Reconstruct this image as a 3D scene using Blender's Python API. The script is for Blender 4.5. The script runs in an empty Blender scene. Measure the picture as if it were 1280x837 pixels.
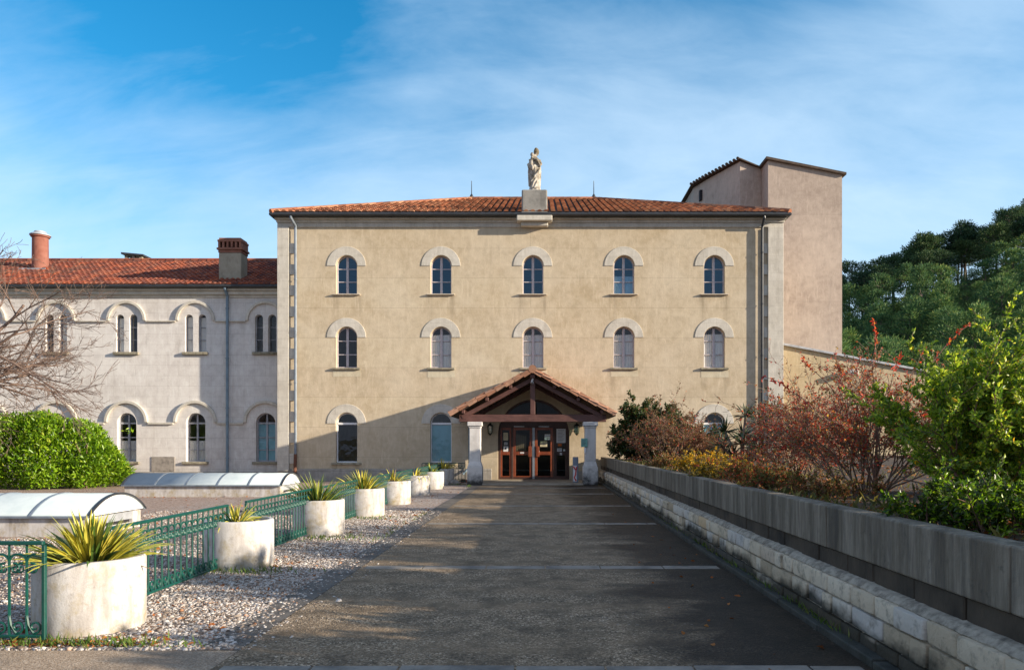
import bpy, bmesh, math, random
import numpy as np
from mathutils import Vector, Matrix, noise as mnoise

# ------------------------------------------------------------------ camera, sky, sun, exposure
scene = bpy.context.scene
COL = scene.collection
cam_d = bpy.data.cameras.new('camera')
cam = bpy.data.objects.new('camera', cam_d)
COL.objects.link(cam)
cam.location = (0, 0, 1.5)
cam.rotation_euler = (math.radians(90), 0, 0)
cam_d.sensor_width = 36
cam_d.lens = 36 * 930 / 1280
cam_d.shift_x = -38 / 1280
cam_d.shift_y = 136.5 / 1280
cam_d.clip_start = .05
cam_d.clip_end = 3000
scene.camera = cam

SUN_EL = math.radians(15.5)
SUN_DX, SUN_DY = -.957, .290
ldir = Vector((SUN_DX * math.cos(SUN_EL), SUN_DY * math.cos(SUN_EL), -math.sin(SUN_EL)))
sun_d = bpy.data.lights.new('sun', 'SUN')
sun_d.energy = 5.0
sun_d.angle = math.radians(.6)
sun_d.color = (1.0, .865, .68)
sun = bpy.data.objects.new('sun', sun_d)
COL.objects.link(sun)
sun.rotation_euler = ldir.to_track_quat('-Z', 'Y').to_euler()
sun.location = (20, -8, 14)

scene.view_settings.view_transform = 'Standard'
scene.view_settings.look = 'None'
scene.view_settings.gamma = 1
scene.view_settings.use_curve_mapping = False
scene.view_settings.exposure = .80
scene.cycles.max_bounces = 6
scene.cycles.transparent_max_bounces = 12
scene.cycles.caustics_reflective = False
scene.cycles.caustics_refractive = False


def nd(nt, typ, ins=None, **props):
    n = nt.nodes.new(typ)
    for k, v in props.items():
        setattr(n, k, v)
    for k, v in (ins or {}).items():
        s = n.inputs[k]
        if isinstance(v, bpy.types.NodeSocket):
            nt.links.new(v, s)
        else:
            s.default_value = v
    return n


def c4(c):
    return (c[0], c[1], c[2], 1)


def mixc(nt, fac, a, b, blend='MIX'):
    n = nd(nt, 'ShaderNodeMix', {0: fac}, data_type='RGBA', blend_type=blend)
    for i, v in ((6, a), (7, b)):
        if isinstance(v, bpy.types.NodeSocket):
            nt.links.new(v, n.inputs[i])
        else:
            n.inputs[i].default_value = c4(v)
    return n.outputs[2]


def ramp(nt, fac, stops, interp='LINEAR'):
    n = nd(nt, 'ShaderNodeValToRGB', {0: fac})
    cr = n.color_ramp
    cr.interpolation = interp
    while len(cr.elements) < len(stops):
        cr.elements.new(.5)
    for e, (p, c) in zip(cr.elements, stops):
        e.position = p
        e.color = c4(c) if hasattr(c, '__len__') else (c, c, c, 1)
    return n.outputs[0]


def math_n(nt, op, a, b=0.0, c=0.0):
    return nd(nt, 'ShaderNodeMath', {0: a, 1: b, 2: c}, operation=op).outputs[0]


def noise_n(nt, vec, scale, detail=4, rough=.55, dist=0.0):
    return nd(nt, 'ShaderNodeTexNoise', {'Vector': vec, 'Scale': scale, 'Detail': detail, 'Roughness': rough, 'Distortion': dist}).outputs[0]


def scaled(nt, vec, s, loc=(0, 0, 0)):
    return nd(nt, 'ShaderNodeMapping', {'Vector': vec, 'Scale': s, 'Location': loc}).outputs[0]


world = bpy.data.worlds.new('World')
scene.world = world
world.use_nodes = True
wt = world.node_tree
wt.nodes.clear()
sky = nd(wt, 'ShaderNodeTexSky', sky_type='NISHITA', sun_disc=False, sun_elevation=SUN_EL,
         sun_rotation=math.atan2(-SUN_DX, -SUN_DY), altitude=300, air_density=1.0, dust_density=.6, ozone_density=3.0)
tc = nd(wt, 'ShaderNodeTexCoord').outputs['Generated']
sep = nd(wt, 'ShaderNodeSeparateXYZ', {0: tc})
zz = math_n(wt, 'ADD', math_n(wt, 'MAXIMUM', sep.outputs[2], 0.0), .42)
flat = nd(wt, 'ShaderNodeCombineXYZ', {0: math_n(wt, 'DIVIDE', sep.outputs[0], zz), 1: math_n(wt, 'DIVIDE', sep.outputs[1], zz), 2: 0.0}).outputs[0]
rotm = nd(wt, 'ShaderNodeMapping', {'Vector': flat, 'Rotation': (0, 0, .6), 'Scale': (1.0, 1.5, 1), 'Location': (3.3, 1.2, 0)}).outputs[0]
n1 = noise_n(wt, rotm, 1.5, 9, .58, .35)
n2 = noise_n(wt, scaled(wt, flat, (1, 1, 1), (7.1, 2.0, 4)), 1.1, 3, .5, .2)
n3 = noise_n(wt, nd(wt, 'ShaderNodeMapping', {'Vector': flat, 'Rotation': (0, 0, .75), 'Scale': (1.2, 3.4, 1)}).outputs[0], 2.6, 8, .6, .5)
cl = math_n(wt, 'ADD', math_n(wt, 'ADD', math_n(wt, 'MULTIPLY', n1, .5), math_n(wt, 'MULTIPLY', n2, .55)), math_n(wt, 'MULTIPLY', n3, .30))
# thin cloud veil, heavier low over the horizon, open blue high on the west side
low = math_n(wt, 'MULTIPLY', math_n(wt, 'SUBTRACT', .42, math_n(wt, 'MINIMUM', sep.outputs[2], .62)), .95)
dblue = nd(wt, 'ShaderNodeVectorMath', {0: tc, 1: (-.43, .775, .46)}, operation='DOT_PRODUCT').outputs['Value']
west = math_n(wt, 'MULTIPLY', math_n(wt, 'MAXIMUM', math_n(wt, 'SUBTRACT', dblue, .955), 0.0), -5.2)
south = math_n(wt, 'MULTIPLY', math_n(wt, 'MAXIMUM', math_n(wt, 'MULTIPLY', sep.outputs[1], -1.0), 0.0), .10)  # extra veil added behind the viewer for a more neutral ambient light
cl = math_n(wt, 'ADD', math_n(wt, 'ADD', math_n(wt, 'ADD', cl, low), west), south)
cfac = ramp(wt, cl, [(.50, 0.0), (.61, .22), (.74, .50), (.92, .80)])
hs = nd(wt, 'ShaderNodeHueSaturation', {'Hue': .488, 'Saturation': 1.34, 'Value': 1.40, 'Color': sky.outputs[0]}).outputs[0]
skyc = mixc(wt, cfac, hs, (4.3, 5.6, 6.9))
# unseen pale cloud added behind the viewer and overhead, sets the ambient tint
ambient_fill = nd(wt, 'ShaderNodeMapRange', {'Value': math_n(wt, 'SUBTRACT', sep.outputs[1], math_n(wt, 'MULTIPLY', math_n(wt, 'MAXIMUM', math_n(wt, 'SUBTRACT', sep.outputs[2], .5), 0.0), 1.2)), 'From Min': .38, 'From Max': -.15, 'To Min': 0.0, 'To Max': .9}).outputs[0]
ambient_fill_n = math_n(wt, 'MULTIPLY', ambient_fill, ramp(wt, n1, [(.25, .75), (.6, 1.0)]))
skyc = mixc(wt, ambient_fill_n, skyc, (2.65, 3.1, 4.1))
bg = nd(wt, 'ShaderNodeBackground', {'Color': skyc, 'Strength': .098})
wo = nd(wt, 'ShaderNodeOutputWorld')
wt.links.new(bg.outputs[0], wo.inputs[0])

# ------------------------------------------------------------------ helpers
R = math.radians


class MB:
    """collects polygons, links them as one mesh object"""
    def __init__(self):
        self.v = []
        self.f = []
        self.mi = []
        self.cm = 0
        self.rnd = []
        self.cr = None

    def add(self, vs, fs):
        o = len(self.v)
        self.v.extend(vs)
        r = self.cr if self.cr is not None else 0.5
        for f in fs:
            self.f.append(tuple(i + o for i in f))
            self.mi.append(self.cm)
            self.rnd.append(r)

    def box(self, x0, x1, y0, y1, z0, z1):
        vs = [(x0, y0, z0), (x1, y0, z0), (x1, y1, z0), (x0, y1, z0), (x0, y0, z1), (x1, y0, z1), (x1, y1, z1), (x0, y1, z1)]
        self.add(vs, [(3, 2, 1, 0), (4, 5, 6, 7), (0, 1, 5, 4), (1, 2, 6, 5), (2, 3, 7, 6), (3, 0, 4, 7)])

    def hexa(self, lo, hi):
        """lo, hi: 4 points each, counter-clockwise seen from above"""
        self.add(list(lo) + list(hi), [(3, 2, 1, 0), (4, 5, 6, 7), (0, 1, 5, 4), (1, 2, 6, 5), (2, 3, 7, 6), (3, 0, 4, 7)])

    def beam(self, a, b, w, h, up=(0, 0, 1)):
        a = Vector(a); b = Vector(b)
        d = (b - a).normalized()
        s = d.cross(Vector(up)).normalized() * (w / 2)
        u = s.cross(d).normalized() * (h / 2)
        vs = [a - s - u, a + s - u, a + s + u, a - s + u, b - s - u, b + s - u, b + s + u, b - s + u]
        self.add([tuple(x) for x in vs], [(0, 1, 2, 3), (7, 6, 5, 4), (4, 5, 1, 0), (5, 6, 2, 1), (6, 7, 3, 2), (7, 4, 0, 3)])

    def tube(self, pts, r0, r1=None, n=6, cap=True, ref=(.31, .22, .92)):
        if r1 is None:
            r1 = r0
        m = len(pts)
        P = [Vector(p) for p in pts]
        vs = []
        ref = Vector(ref)
        for i in range(m):
            d = (P[min(i + 1, m - 1)] - P[max(i - 1, 0)])
            if d.length < 1e-9:
                d = Vector((0, 0, 1))
            d.normalize()
            a = d.cross(ref)
            if a.length < .05:
                a = d.cross(Vector((1, 0, 0)))
            a.normalize()
            b = d.cross(a)
            r = r0 + (r1 - r0) * i / max(m - 1, 1)
            for k in range(n):
                t = 2 * math.pi * k / n
                vs.append(tuple(P[i] + a * (r * math.cos(t)) + b * (r * math.sin(t))))
        fs = []
        for i in range(m - 1):
            for k in range(n):
                k2 = (k + 1) % n
                fs.append((i * n + k, i * n + k2, (i + 1) * n + k2, (i + 1) * n + k))
        if cap:
            fs.append(tuple(range(n))[::-1])
            fs.append(tuple((m - 1) * n + k for k in range(n)))
        self.add(vs, fs)

    def lathe(self, prof, cx, cy, n=24):
        vs = []
        for r, z in prof:
            for k in range(n):
                t = 2 * math.pi * k / n
                vs.append((cx + r * math.cos(t), cy + r * math.sin(t), z))
        fs = []
        for i in range(len(prof) - 1):
            for k in range(n):
                k2 = (k + 1) % n
                fs.append((i * n + k, i * n + k2, (i + 1) * n + k2, (i + 1) * n + k))
        fs.append(tuple(range(n))[::-1])
        fs.append(tuple((len(prof) - 1) * n + k for k in range(n)))
        self.add(vs, fs)

    def prism_xz(self, poly, y0, y1):
        """polygon in x,z (counter-clockwise seen from -y) extruded from y0 (front) to y1"""
        n = len(poly)
        vs = [(x, y0, z) for x, z in poly] + [(x, y1, z) for x, z in poly]
        fs = [tuple(range(n)), tuple(range(2 * n - 1, n - 1, -1))]
        for i in range(n):
            j = (i + 1) % n
            fs.append((j, i, n + i, n + j))
        self.add(vs, fs)

    def arch_band(self, cx, cz, r0, r1, y0, y1, n=20, a0=0.0, a1=math.pi):
        vs = []
        for i in range(n + 1):
            t = a0 + (a1 - a0) * i / n
            c, s = math.cos(t), math.sin(t)
            for r in (r0, r1):
                for y in (y0, y1):
                    vs.append((cx + r * c, y, cz + r * s))
        fs = []
        for i in range(n):
            a = i * 4
            b = a + 4
            fs += [(a, a + 2, b + 2, b), (a + 2, a + 3, b + 3, b + 2), (a + 3, a + 1, b + 1, b + 3), (a + 1, a, b, b + 1)]
        fs += [(0, 1, 3, 2), (n * 4, n * 4 + 2, n * 4 + 3, n * 4 + 1)]
        self.add(vs, fs)

    def build(self, name, mats, parent=None, smooth=False, bevel=0.0, seg=1, off=None, angle=35):
        me = bpy.data.meshes.new(name)
        o3 = off if off is not None else (OFF.get(parent.name, (0, 0, 0)) if parent is not None else (0, 0, 0))
        vs = [(x - o3[0], y - o3[1], z - o3[2]) for x, y, z in self.v]
        me.from_pydata(vs, [], self.f)
        if not isinstance(mats, (list, tuple)):
            mats = [mats]
        for m in mats:
            me.materials.append(m)
        if len(mats) > 1:
            me.polygons.foreach_set('material_index', self.mi)
        if self.cr is not None:
            a = me.attributes.new('rnd', 'FLOAT', 'FACE')
            a.data.foreach_set('value', self.rnd)
        if smooth:
            me.polygons.foreach_set('use_smooth', [True] * len(me.polygons))
        me.update()
        bm = bmesh.new()
        bm.from_mesh(me)
        bmesh.ops.recalc_face_normals(bm, faces=bm.faces)
        bm.to_mesh(me)
        bm.free()
        if smooth and angle:
            me.set_sharp_from_angle(angle=R(angle))
        o = bpy.data.objects.new(name, me)
        COL.objects.link(o)
        if parent is not None:
            o.parent = parent
            OFF[o.name] = o3
        if bevel > 0:
            b = o.modifiers.new('Bevel', 'BEVEL')
            b.width = bevel
            b.segments = seg
            b.limit_method = 'ANGLE'
            b.angle_limit = R(40)
        return o


OFF = {}


def tag(o, label=None, cat=None, group=None, kind=None):
    if label: o['label'] = label
    if cat: o['category'] = cat
    if group: o['group'] = group
    if kind: o['kind'] = kind
    return o


def thing(name, label, cat, loc=(0, 0, 0), group=None, rz=0.0, local=False):
    """Empty at the base of a thing; parts are written in world coordinates unless local"""
    o = bpy.data.objects.new(name, None)
    o.empty_display_size = .2
    COL.objects.link(o)
    o.location = loc
    o.rotation_euler = (0, 0, rz)
    OFF[o.name] = (0, 0, 0) if local else tuple(loc)
    return tag(o, label, cat, group)


def copy_tree(o, parent=None):
    c = o.copy()
    COL.objects.link(c)
    if parent is not None:
        c.parent = parent
    for ch in list(o.children):
        copy_tree(ch, c)
    return c


def np_mesh(name, verts, faces_n, nper, mat, parent=None, rnd=None, smooth=False, off=None):
    """fast mesh: verts (n,3), faces_n (m,nper)"""
    me = bpy.data.meshes.new(name)
    o3 = off if off is not None else (OFF.get(parent.name, (0, 0, 0)) if parent is not None else (0, 0, 0))
    verts = np.asarray(verts, np.float32) - np.asarray(o3, np.float32)
    m = len(faces_n)
    me.vertices.add(len(verts))
    me.vertices.foreach_set('co', verts.ravel())
    me.loops.add(m * nper)
    me.loops.foreach_set('vertex_index', np.asarray(faces_n, np.int32).ravel())
    me.polygons.add(m)
    me.polygons.foreach_set('loop_start', np.arange(0, m * nper, nper, dtype=np.int32))
    if smooth:
        me.polygons.foreach_set('use_smooth', np.ones(m, bool))
    for mt in (mat if isinstance(mat, (list, tuple)) else [mat]):
        me.materials.append(mt)
    if rnd is not None:
        a = me.attributes.new('rnd', 'FLOAT', 'FACE')
        a.data.foreach_set('value', np.asarray(rnd, np.float32))
    me.update(calc_edges=True)
    o = bpy.data.objects.new(name, me)
    COL.objects.link(o)
    if parent is not None:
        o.parent = parent
        OFF[o.name] = o3
    return o


def unit(a):
    return a / np.maximum(np.linalg.norm(a, axis=1, keepdims=True), 1e-9)


def leaf_geo(C, D, S, aspect, rs, fold=.18, tail=.45):
    """folded leaves: C base points, D axis directions, S lengths"""
    n = len(C)
    D = unit(D)
    r = rs.normal(size=(n, 3))
    B = unit(np.cross(D, r))
    N = np.cross(D, B)
    S = S[:, None]
    tip = C + D * S
    mid = C + D * S * tail
    w = S * aspect * .5
    l = mid + B * w + N * S * fold
    q = mid - B * w + N * S * fold
    V = np.stack([C, l, tip, q], 1).reshape(-1, 3)
    i = np.arange(n)[:, None] * 4
    F = np.concatenate([i + np.array([[0, 3, 2]]), i + np.array([[0, 2, 1]])], 1).reshape(-1, 3)
    return V, F


def leaves(name, C, D, S, aspect, mat, parent, rs, fold=.18, tail=.45, rnd=None):
    V, F = leaf_geo(C, D, S, aspect, rs, fold, tail)
    if rnd is None:
        rnd = rs.random(len(C))
    return np_mesh(name, V, F, 3, mat, parent, np.repeat(rnd, 2))


class Tubes:
    def __init__(self):
        self.V = []
        self.F = []
        self.n = 0

    def add(self, pts, r0, r1, k=4):
        P = np.asarray(pts, float)
        m = len(P)
        T = np.empty_like(P)
        T[1:-1] = P[2:] - P[:-2]
        T[0] = P[1] - P[0]
        T[-1] = P[-1] - P[-2]
        T = unit(T)
        A = np.cross(T, np.array([[.31, .22, .92]]))
        A = unit(A + 1e-6)
        B = np.cross(T, A)
        rr = np.linspace(r0, r1, m)[:, None, None]
        t = np.arange(k) * 2 * math.pi / k
        ring = A[:, None, :] * np.cos(t)[None, :, None] + B[:, None, :] * np.sin(t)[None, :, None]
        self.V.append((P[:, None, :] + ring * rr).reshape(-1, 3))
        a = np.arange(m - 1)[:, None] * k
        j = np.arange(k)[None, :]
        j2 = (j + 1) % k
        self.F.append((np.stack([a + j, a + j2, a + k + j2, a + k + j], -1).reshape(-1, 4)) + self.n)
        self.n += m * k

    def build(self, name, mat, parent):
        return np_mesh(name, np.concatenate(self.V), np.concatenate(self.F), 4, mat, parent, None, True)


def rvec(rng):
    return np.array([rng.gauss(0, 1), rng.gauss(0, 1), rng.gauss(0, 1)])


def grow(rng, p, d, L, r, level, prm, tubes, sites):
    n = prm['segs'][level]
    pts = [p]
    for i in range(n):
        d = d + rvec(rng) * prm['jit'][level] + np.array([0, 0, prm['up'][level]])
        d = d / np.linalg.norm(d)
        p = p + d * (L / n)
        pts.append(p)
    r1 = max(r * prm['taper'], prm['rmin'])
    tubes.add(pts, r, r1, prm['sides'][level])
    if level <= prm['leaf_level']:
        for i in range(n):
            for _ in range(prm['leaf_n']):
                t = rng.random()
                sites.append((pts[i] * (1 - t) + pts[i + 1] * t, d))
    if level == 0:
        return
    k = prm['kids'][level]
    k = int(k) + (1 if rng.random() < k - int(k) else 0)
    for c in range(k):
        t = prm['t0'][level] + (1 - prm['t0'][level]) * (c + rng.random()) / k
        x = t * n
        i = min(int(x), n - 1)
        q = pts[i] * (1 - (x - i)) + pts[i + 1] * (x - i)
        ax = pts[i + 1] - pts[i]
        ax = ax / np.linalg.norm(ax)
        s = np.cross(ax, rvec(rng))
        s = s / max(np.linalg.norm(s), 1e-6)
        a = R(prm['spread'][level]) * (.6 + .8 * rng.random())
        nd_ = ax * math.cos(a) + s * math.sin(a)
        grow(rng, q, nd_, L * prm['ratio'][level] * (.6 + .6 * rng.random()), max((r + (r1 - r) * t) * .65, prm['rmin']), level - 1, prm, tubes, sites)


# ------------------------------------------------------------------ materials
def new_mat(name):
    m = bpy.data.materials.new(name)
    m.use_nodes = True
    nt = m.node_tree
    b = nt.nodes['Principled BSDF']
    pos = nd(nt, 'ShaderNodeNewGeometry').outputs['Position']
    return m, nt, b, pos


def setb(nt, b, **kw):
    for k, v in kw.items():
        k = k.replace('_', ' ')
        if isinstance(v, bpy.types.NodeSocket):
            nt.links.new(v, b.inputs[k])
        else:
            b.inputs[k].default_value = c4(v) if hasattr(v, '__len__') and len(v) == 3 else v


def bump(nt, b, h, strength=.3, dist=.02, normal=None):
    n = nd(nt, 'ShaderNodeBump', {'Height': h, 'Strength': strength, 'Distance': dist})
    if normal is not None:
        nt.links.new(normal, n.inputs['Normal'])
    nt.links.new(n.outputs[0], b.inputs['Normal'])
    return n.outputs[0]


def simple(name, col, rough=.6, var=.25, scale=6, metal=0.0, bump_s=.15, spec=.5, dirt=None):
    m, nt, b, p = new_mat(name)
    f = noise_n(nt, p, scale, 5, .6)
    col2 = tuple(c * (1 - var) for c in col)
    col3 = tuple(min(c * (1 + var * .6), 1) for c in col)
    c = ramp(nt, f, [(.3, col2), (.5, col), (.72, col3)])
    if dirt:
        g = noise_n(nt, scaled(nt, p, (1, 1, .35)), scale * .45, 6, .65)
        c = mixc(nt, ramp(nt, g, [(.5, 0.0), (.72, .8)]), c, dirt)
    setb(nt, b, Base_Color=c, Roughness=rough, Metallic=metal, Specular_IOR_Level=spec)
    if bump_s:
        bump(nt, b, noise_n(nt, p, scale * 8, 4, .6), bump_s, .01)
    return m


def wall_render(name, c0, c1, joint_w, joint_h, joint_dark, stain, jm=.008, warp=.0, vstreak=.5, big=.35, joff=0.0, squash=.5, top_run=11.0, sills=None):
    m, nt, b, p = new_mat(name)
    s = nd(nt, 'ShaderNodeSeparateXYZ', {0: p})
    xz = nd(nt, 'ShaderNodeCombineXYZ', {0: math_n(nt, 'ADD', s.outputs[0], s.outputs[1]), 1: math_n(nt, 'ADD', s.outputs[2], joff), 2: 0.0}).outputs[0]
    br = nd(nt, 'ShaderNodeTexBrick', {'Vector': xz, 'Color1': (.35, .35, .35, 1), 'Color2': (.65, .65, .65, 1), 'Mortar': (0, 0, 0, 1), 'Scale': 1.0,
                                       'Mortar Size': jm, 'Mortar Smooth': .6, 'Brick Width': joint_w, 'Row Height': joint_h}, offset=squash)
    big_n = noise_n(nt, p, big, 6, .62, .4)
    fine = noise_n(nt, p, 3.2, 7, .68, .2)
    vs = noise_n(nt, scaled(nt, p, (1.6, 1.6, .16)), 2.3, 5, .6)
    c = mixc(nt, ramp(nt, big_n, [(.36, 0.0), (.64, 1.0)]), c0, c1)
    c = mixc(nt, math_n(nt, 'MULTIPLY', ramp(nt, fine, [(.44, 0.0), (.7, 1.0)]), .42), c, tuple(min(x * 1.22 + .02, .85) for x in c1))
    c = mixc(nt, math_n(nt, 'MULTIPLY', ramp(nt, fine, [(.28, 1.0), (.46, 0.0)]), .28), c, tuple(x * .62 for x in c0))
    c = mixc(nt, math_n(nt, 'MULTIPLY', ramp(nt, vs, [(.55, 0.0), (.78, 1.0)]), vstreak), c, stain)
    vs2 = noise_n(nt, scaled(nt, p, (3.0, 3.0, .55)), 3.0, 7, .7, .6)
    c = mixc(nt, math_n(nt, 'MULTIPLY', ramp(nt, vs2, [(.52, 0.0), (.72, 1.0)]), .5), c, tuple(min(x * 1.25 + .03, .85) for x in c1))
    c = mixc(nt, math_n(nt, 'MULTIPLY', ramp(nt, vs2, [(.25, 1.0), (.42, 0.0)]), .25), c, tuple(x * .76 for x in c0))
    # run-off below the eaves and damp at the foot of the wall
    run = noise_n(nt, scaled(nt, p, (2.4, 2.4, .07)), 2.6, 5, .65)
    topm = math_n(nt, 'MULTIPLY', math_n(nt, 'SUBTRACT', s.outputs[2], top_run), .10)
    c = mixc(nt, ramp(nt, math_n(nt, 'ADD', run, topm), [(.52, 0.0), (.80, .6)]), c, stain)
    if sills:
        dmin = None
        for wx in sills[0]:
            d_ = math_n(nt, 'ABSOLUTE', math_n(nt, 'SUBTRACT', math_n(nt, 'ABSOLUTE', math_n(nt, 'SUBTRACT', s.outputs[0], wx)), .47))
            dmin = d_ if dmin is None else math_n(nt, 'MINIMUM', dmin, d_)
        hm = nd(nt, 'ShaderNodeMapRange', {'Value': dmin, 'From Min': .02, 'From Max': .22, 'To Min': 1.0, 'To Max': 0.0}).outputs[0]
        vm = None
        for z_, l_ in sills[1]:
            t_ = math_n(nt, 'SUBTRACT', z_, s.outputs[2])
            m_ = math_n(nt, 'MULTIPLY', math_n(nt, 'GREATER_THAN', t_, 0.0), nd(nt, 'ShaderNodeMapRange', {'Value': t_, 'From Min': 0.0, 'From Max': l_, 'To Min': 1.0, 'To Max': 0.0}).outputs[0])
            vm = m_ if vm is None else math_n(nt, 'MAXIMUM', vm, m_)
        drip = math_n(nt, 'MULTIPLY', math_n(nt, 'MULTIPLY', hm, vm), ramp(nt, noise_n(nt, scaled(nt, p, (5, 5, .3)), 2.2, 4, .6), [(.38, 0.0), (.62, .75)]))
        c = mixc(nt, drip, c, tuple(x * .62 for x in stain))
    foot = math_n(nt, 'ADD', big_n, math_n(nt, 'MULTIPLY', math_n(nt, 'SUBTRACT', .9, s.outputs[2]), .28))
    c = mixc(nt, ramp(nt, foot, [(.56, 0.0), (.82, .6)]), c, tuple(x * .6 for x in stain))
    c = mixc(nt, math_n(nt, 'MULTIPLY', br.outputs[1], joint_dark), c, tuple(x * .55 for x in stain))
    c = mixc(nt, .10, c, br.outputs[0], 'OVERLAY')
    setb(nt, b, Base_Color=c, Roughness=.92, Specular_IOR_Level=.25)
    h = math_n(nt, 'SUBTRACT', math_n(nt, 'ADD', noise_n(nt, p, 22, 6, .7), math_n(nt, 'MULTIPLY', fine, 1.4)), math_n(nt, 'MULTIPLY', br.outputs[1], .5))
    bump(nt, b, h, .35, .014)
    return m


M = {}
M['ochre'] = wall_render('ochre_render', (.50, .402, .27), (.585, .498, .37), 60.0, 1.22, .30, (.46, .37, .26), jm=.010, joff=.24, vstreak=.4, sills=([-8.03, -4.16, -.39, 3.34, 7.05], [(7.59, 1.3), (4.54, 1.1), (.65, .6)]))
M['pale_wall'] = wall_render('pale_ashlar', (.60, .56, .53), (.70, .665, .635), .92, .44, .30, (.40, .35, .31), jm=.007, vstreak=.35, top_run=8.2)
M['trim'] = wall_render('pale_stone_trim', (.51, .475, .41), (.60, .565, .50), .8, .34, .22, (.36, .32, .27), jm=.006, big=.9)
M['pink_wall'] = wall_render('pink_render', (.39, .315, .265), (.50, .415, .35), 60, 4.2, .16, (.32, .27, .245), jm=.014, big=.42, vstreak=.35, top_run=16.0)
M['annex_wall'] = wall_render('annex_render', (.48, .385, .24), (.54, .45, .305), 40, 2.4, .12, (.45, .38, .28), jm=.008, vstreak=.3)
M['patch'] = wall_render('pale_plaster_patch', (.54, .47, .34), (.60, .54, .41), 60, 9, .0, (.46, .37, .26), big=1.2)
M['plinth'] = wall_render('grey_plinth', (.36, .33, .29), (.44, .41, .37), 1.2, .5, .35, (.22, .20, .18), big=.8)


def tile_mat(name, cols, moss, mossamt):
    m, nt, b, p = new_mat(name)
    a = nd(nt, 'ShaderNodeAttribute', attribute_name='rnd').outputs['Fac']
    c = ramp(nt, a, [(i / (len(cols) - 1), k) for i, k in enumerate(cols)])
    g = noise_n(nt, p, 1.3, 6, .7)
    c = mixc(nt, ramp(nt, g, [(.5 - mossamt, .0), (.75 - mossamt * .5, .85)]), c, moss)
    g2 = noise_n(nt, p, 14, 5, .7)
    c = mixc(nt, ramp(nt, g2, [(.55, .0), (.75, .6)]), c, tuple(x * .45 for x in cols[0]))
    setb(nt, b, Base_Color=c, Roughness=.85, Specular_IOR_Level=.3)
    bump(nt, b, g2, .3, .01)
    return m


M['tile'] = tile_mat('canal_tile', [(.16, .062, .034), (.32, .115, .055), (.46, .175, .085), (.50, .25, .14)], (.13, .095, .07), .04)
M['tile_red'] = tile_mat('red_tile', [(.17, .045, .030), (.32, .075, .035), (.48, .125, .05), (.40, .15, .09)], (.085, .055, .050), .16)
M['tile_porch'] = tile_mat('porch_tile', [(.30, .14, .085), (.42, .21, .13), (.52, .29, .19), (.40, .24, .17)], (.18, .13, .09), .0)
M['tile_under'] = simple('tile_channel', (.055, .030, .020), .9, .4, 3)
M['roof_edge'] = simple('dark_roof_edge', (.085, .058, .042), .85, .4, 6, dirt=(.05, .04, .035))
M['zinc'] = simple('zinc_grey', (.22, .26, .31), .45, .3, 5, .3)
M['gutter'] = simple('dark_gutter', (.045, .05, .058), .45, .3, 3, .2)
M['pipe_blue'] = simple('blue_grey_pipe', (.17, .24, .30), .45, .3, 3, .1)
M['rust'] = simple('rusty_iron', (.14, .055, .03), .8, .4, 12)
M['frame_grey'] = simple('weathered_lilac_paint', (.50, .46, .49), .6, .25, 9)
M['frame_white'] = simple('white_window_paint', (.72, .74, .78), .5, .1, 5)
M['frame_dark'] = simple('grey_window_paint', (.34, .35, .39), .6, .3, 7)
M['sill'] = simple('mossy_sill_stone', (.30, .27, .20), .9, .4, 9, dirt=(.10, .08, .05))
M['sill_pale'] = simple('pale_sill_stone', (.52, .45, .36), .9, .2, 9)
M['iron'] = simple('green_iron_paint', (.001, .065, .050), .5, .25, 10, 0, .1)
M['concrete_white'] = None
M['curtain'] = simple('white_curtain', (.78, .73, .68), .9, .10, 4, bump_s=0)
M['blind'] = simple('teal_blind', (.20, .46, .54), .7, .1, 3, bump_s=0)
M['interior'] = simple('dark_interior', (.02, .02, .025), .9, .2, 2, bump_s=0)
M['lead'] = simple('lead_flashing', (.42, .44, .47), .5, .3, 4, .2)
M['copper_dark'] = simple('lantern_iron', (.02, .03, .026), .45, .3, 10, .3)
M['white_plastic'] = simple('white_plastic', (.70, .71, .72), .4, .05, 3, bump_s=0)
M['paper'] = simple('paper', (.72, .74, .76), .8, .06, 8, bump_s=0)
M['paper_yellow'] = simple('cream_paper', (.66, .60, .40), .8, .06, 8, bump_s=0)
M['ink'] = simple('ink', (.08, .09, .13), .8, .3, 8, bump_s=0)
M['orange_paper'] = simple('orange_paper', (.62, .16, .03), .8, .1, 8, bump_s=0)
M['sign_green'] = simple('faded_green_sign', (.16, .38, .33), .5, .15, 8, bump_s=0)
M['red_tape'] = simple('red_tape', (.60, .03, .03), .5, .2, 8, bump_s=0)
M['post_grey'] = simple('blue_grey_post', (.20, .24, .31), .5, .2, 8)
M['black_soil'] = simple('soil', (.045, .032, .022), .95, .5, 12, bump_s=.6)
M['rubble'] = simple('rubble_stone', (.30, .27, .24), .95, .4, 6, bump_s=.4)
M['brick_cap'] = None


def mk_wood(name, c0, c1, rough=.5, axis=(1, 12, 12)):
    m, nt, b, p = new_mat(name)
    g = noise_n(nt, scaled(nt, p, axis), 2.2, 6, .65, .8)
    c = ramp(nt, g, [(.3, c0), (.7, c1)])
    g2 = noise_n(nt, p, 2.5, 4, .6)
    c = mixc(nt, ramp(nt, g2, [(.45, 0.0), (.8, .5)]), c, tuple(x * 1.6 + .02 for x in c1))
    setb(nt, b, Base_Color=c, Roughness=rough)
    bump(nt, b, g, .2, .01)
    return m


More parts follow.
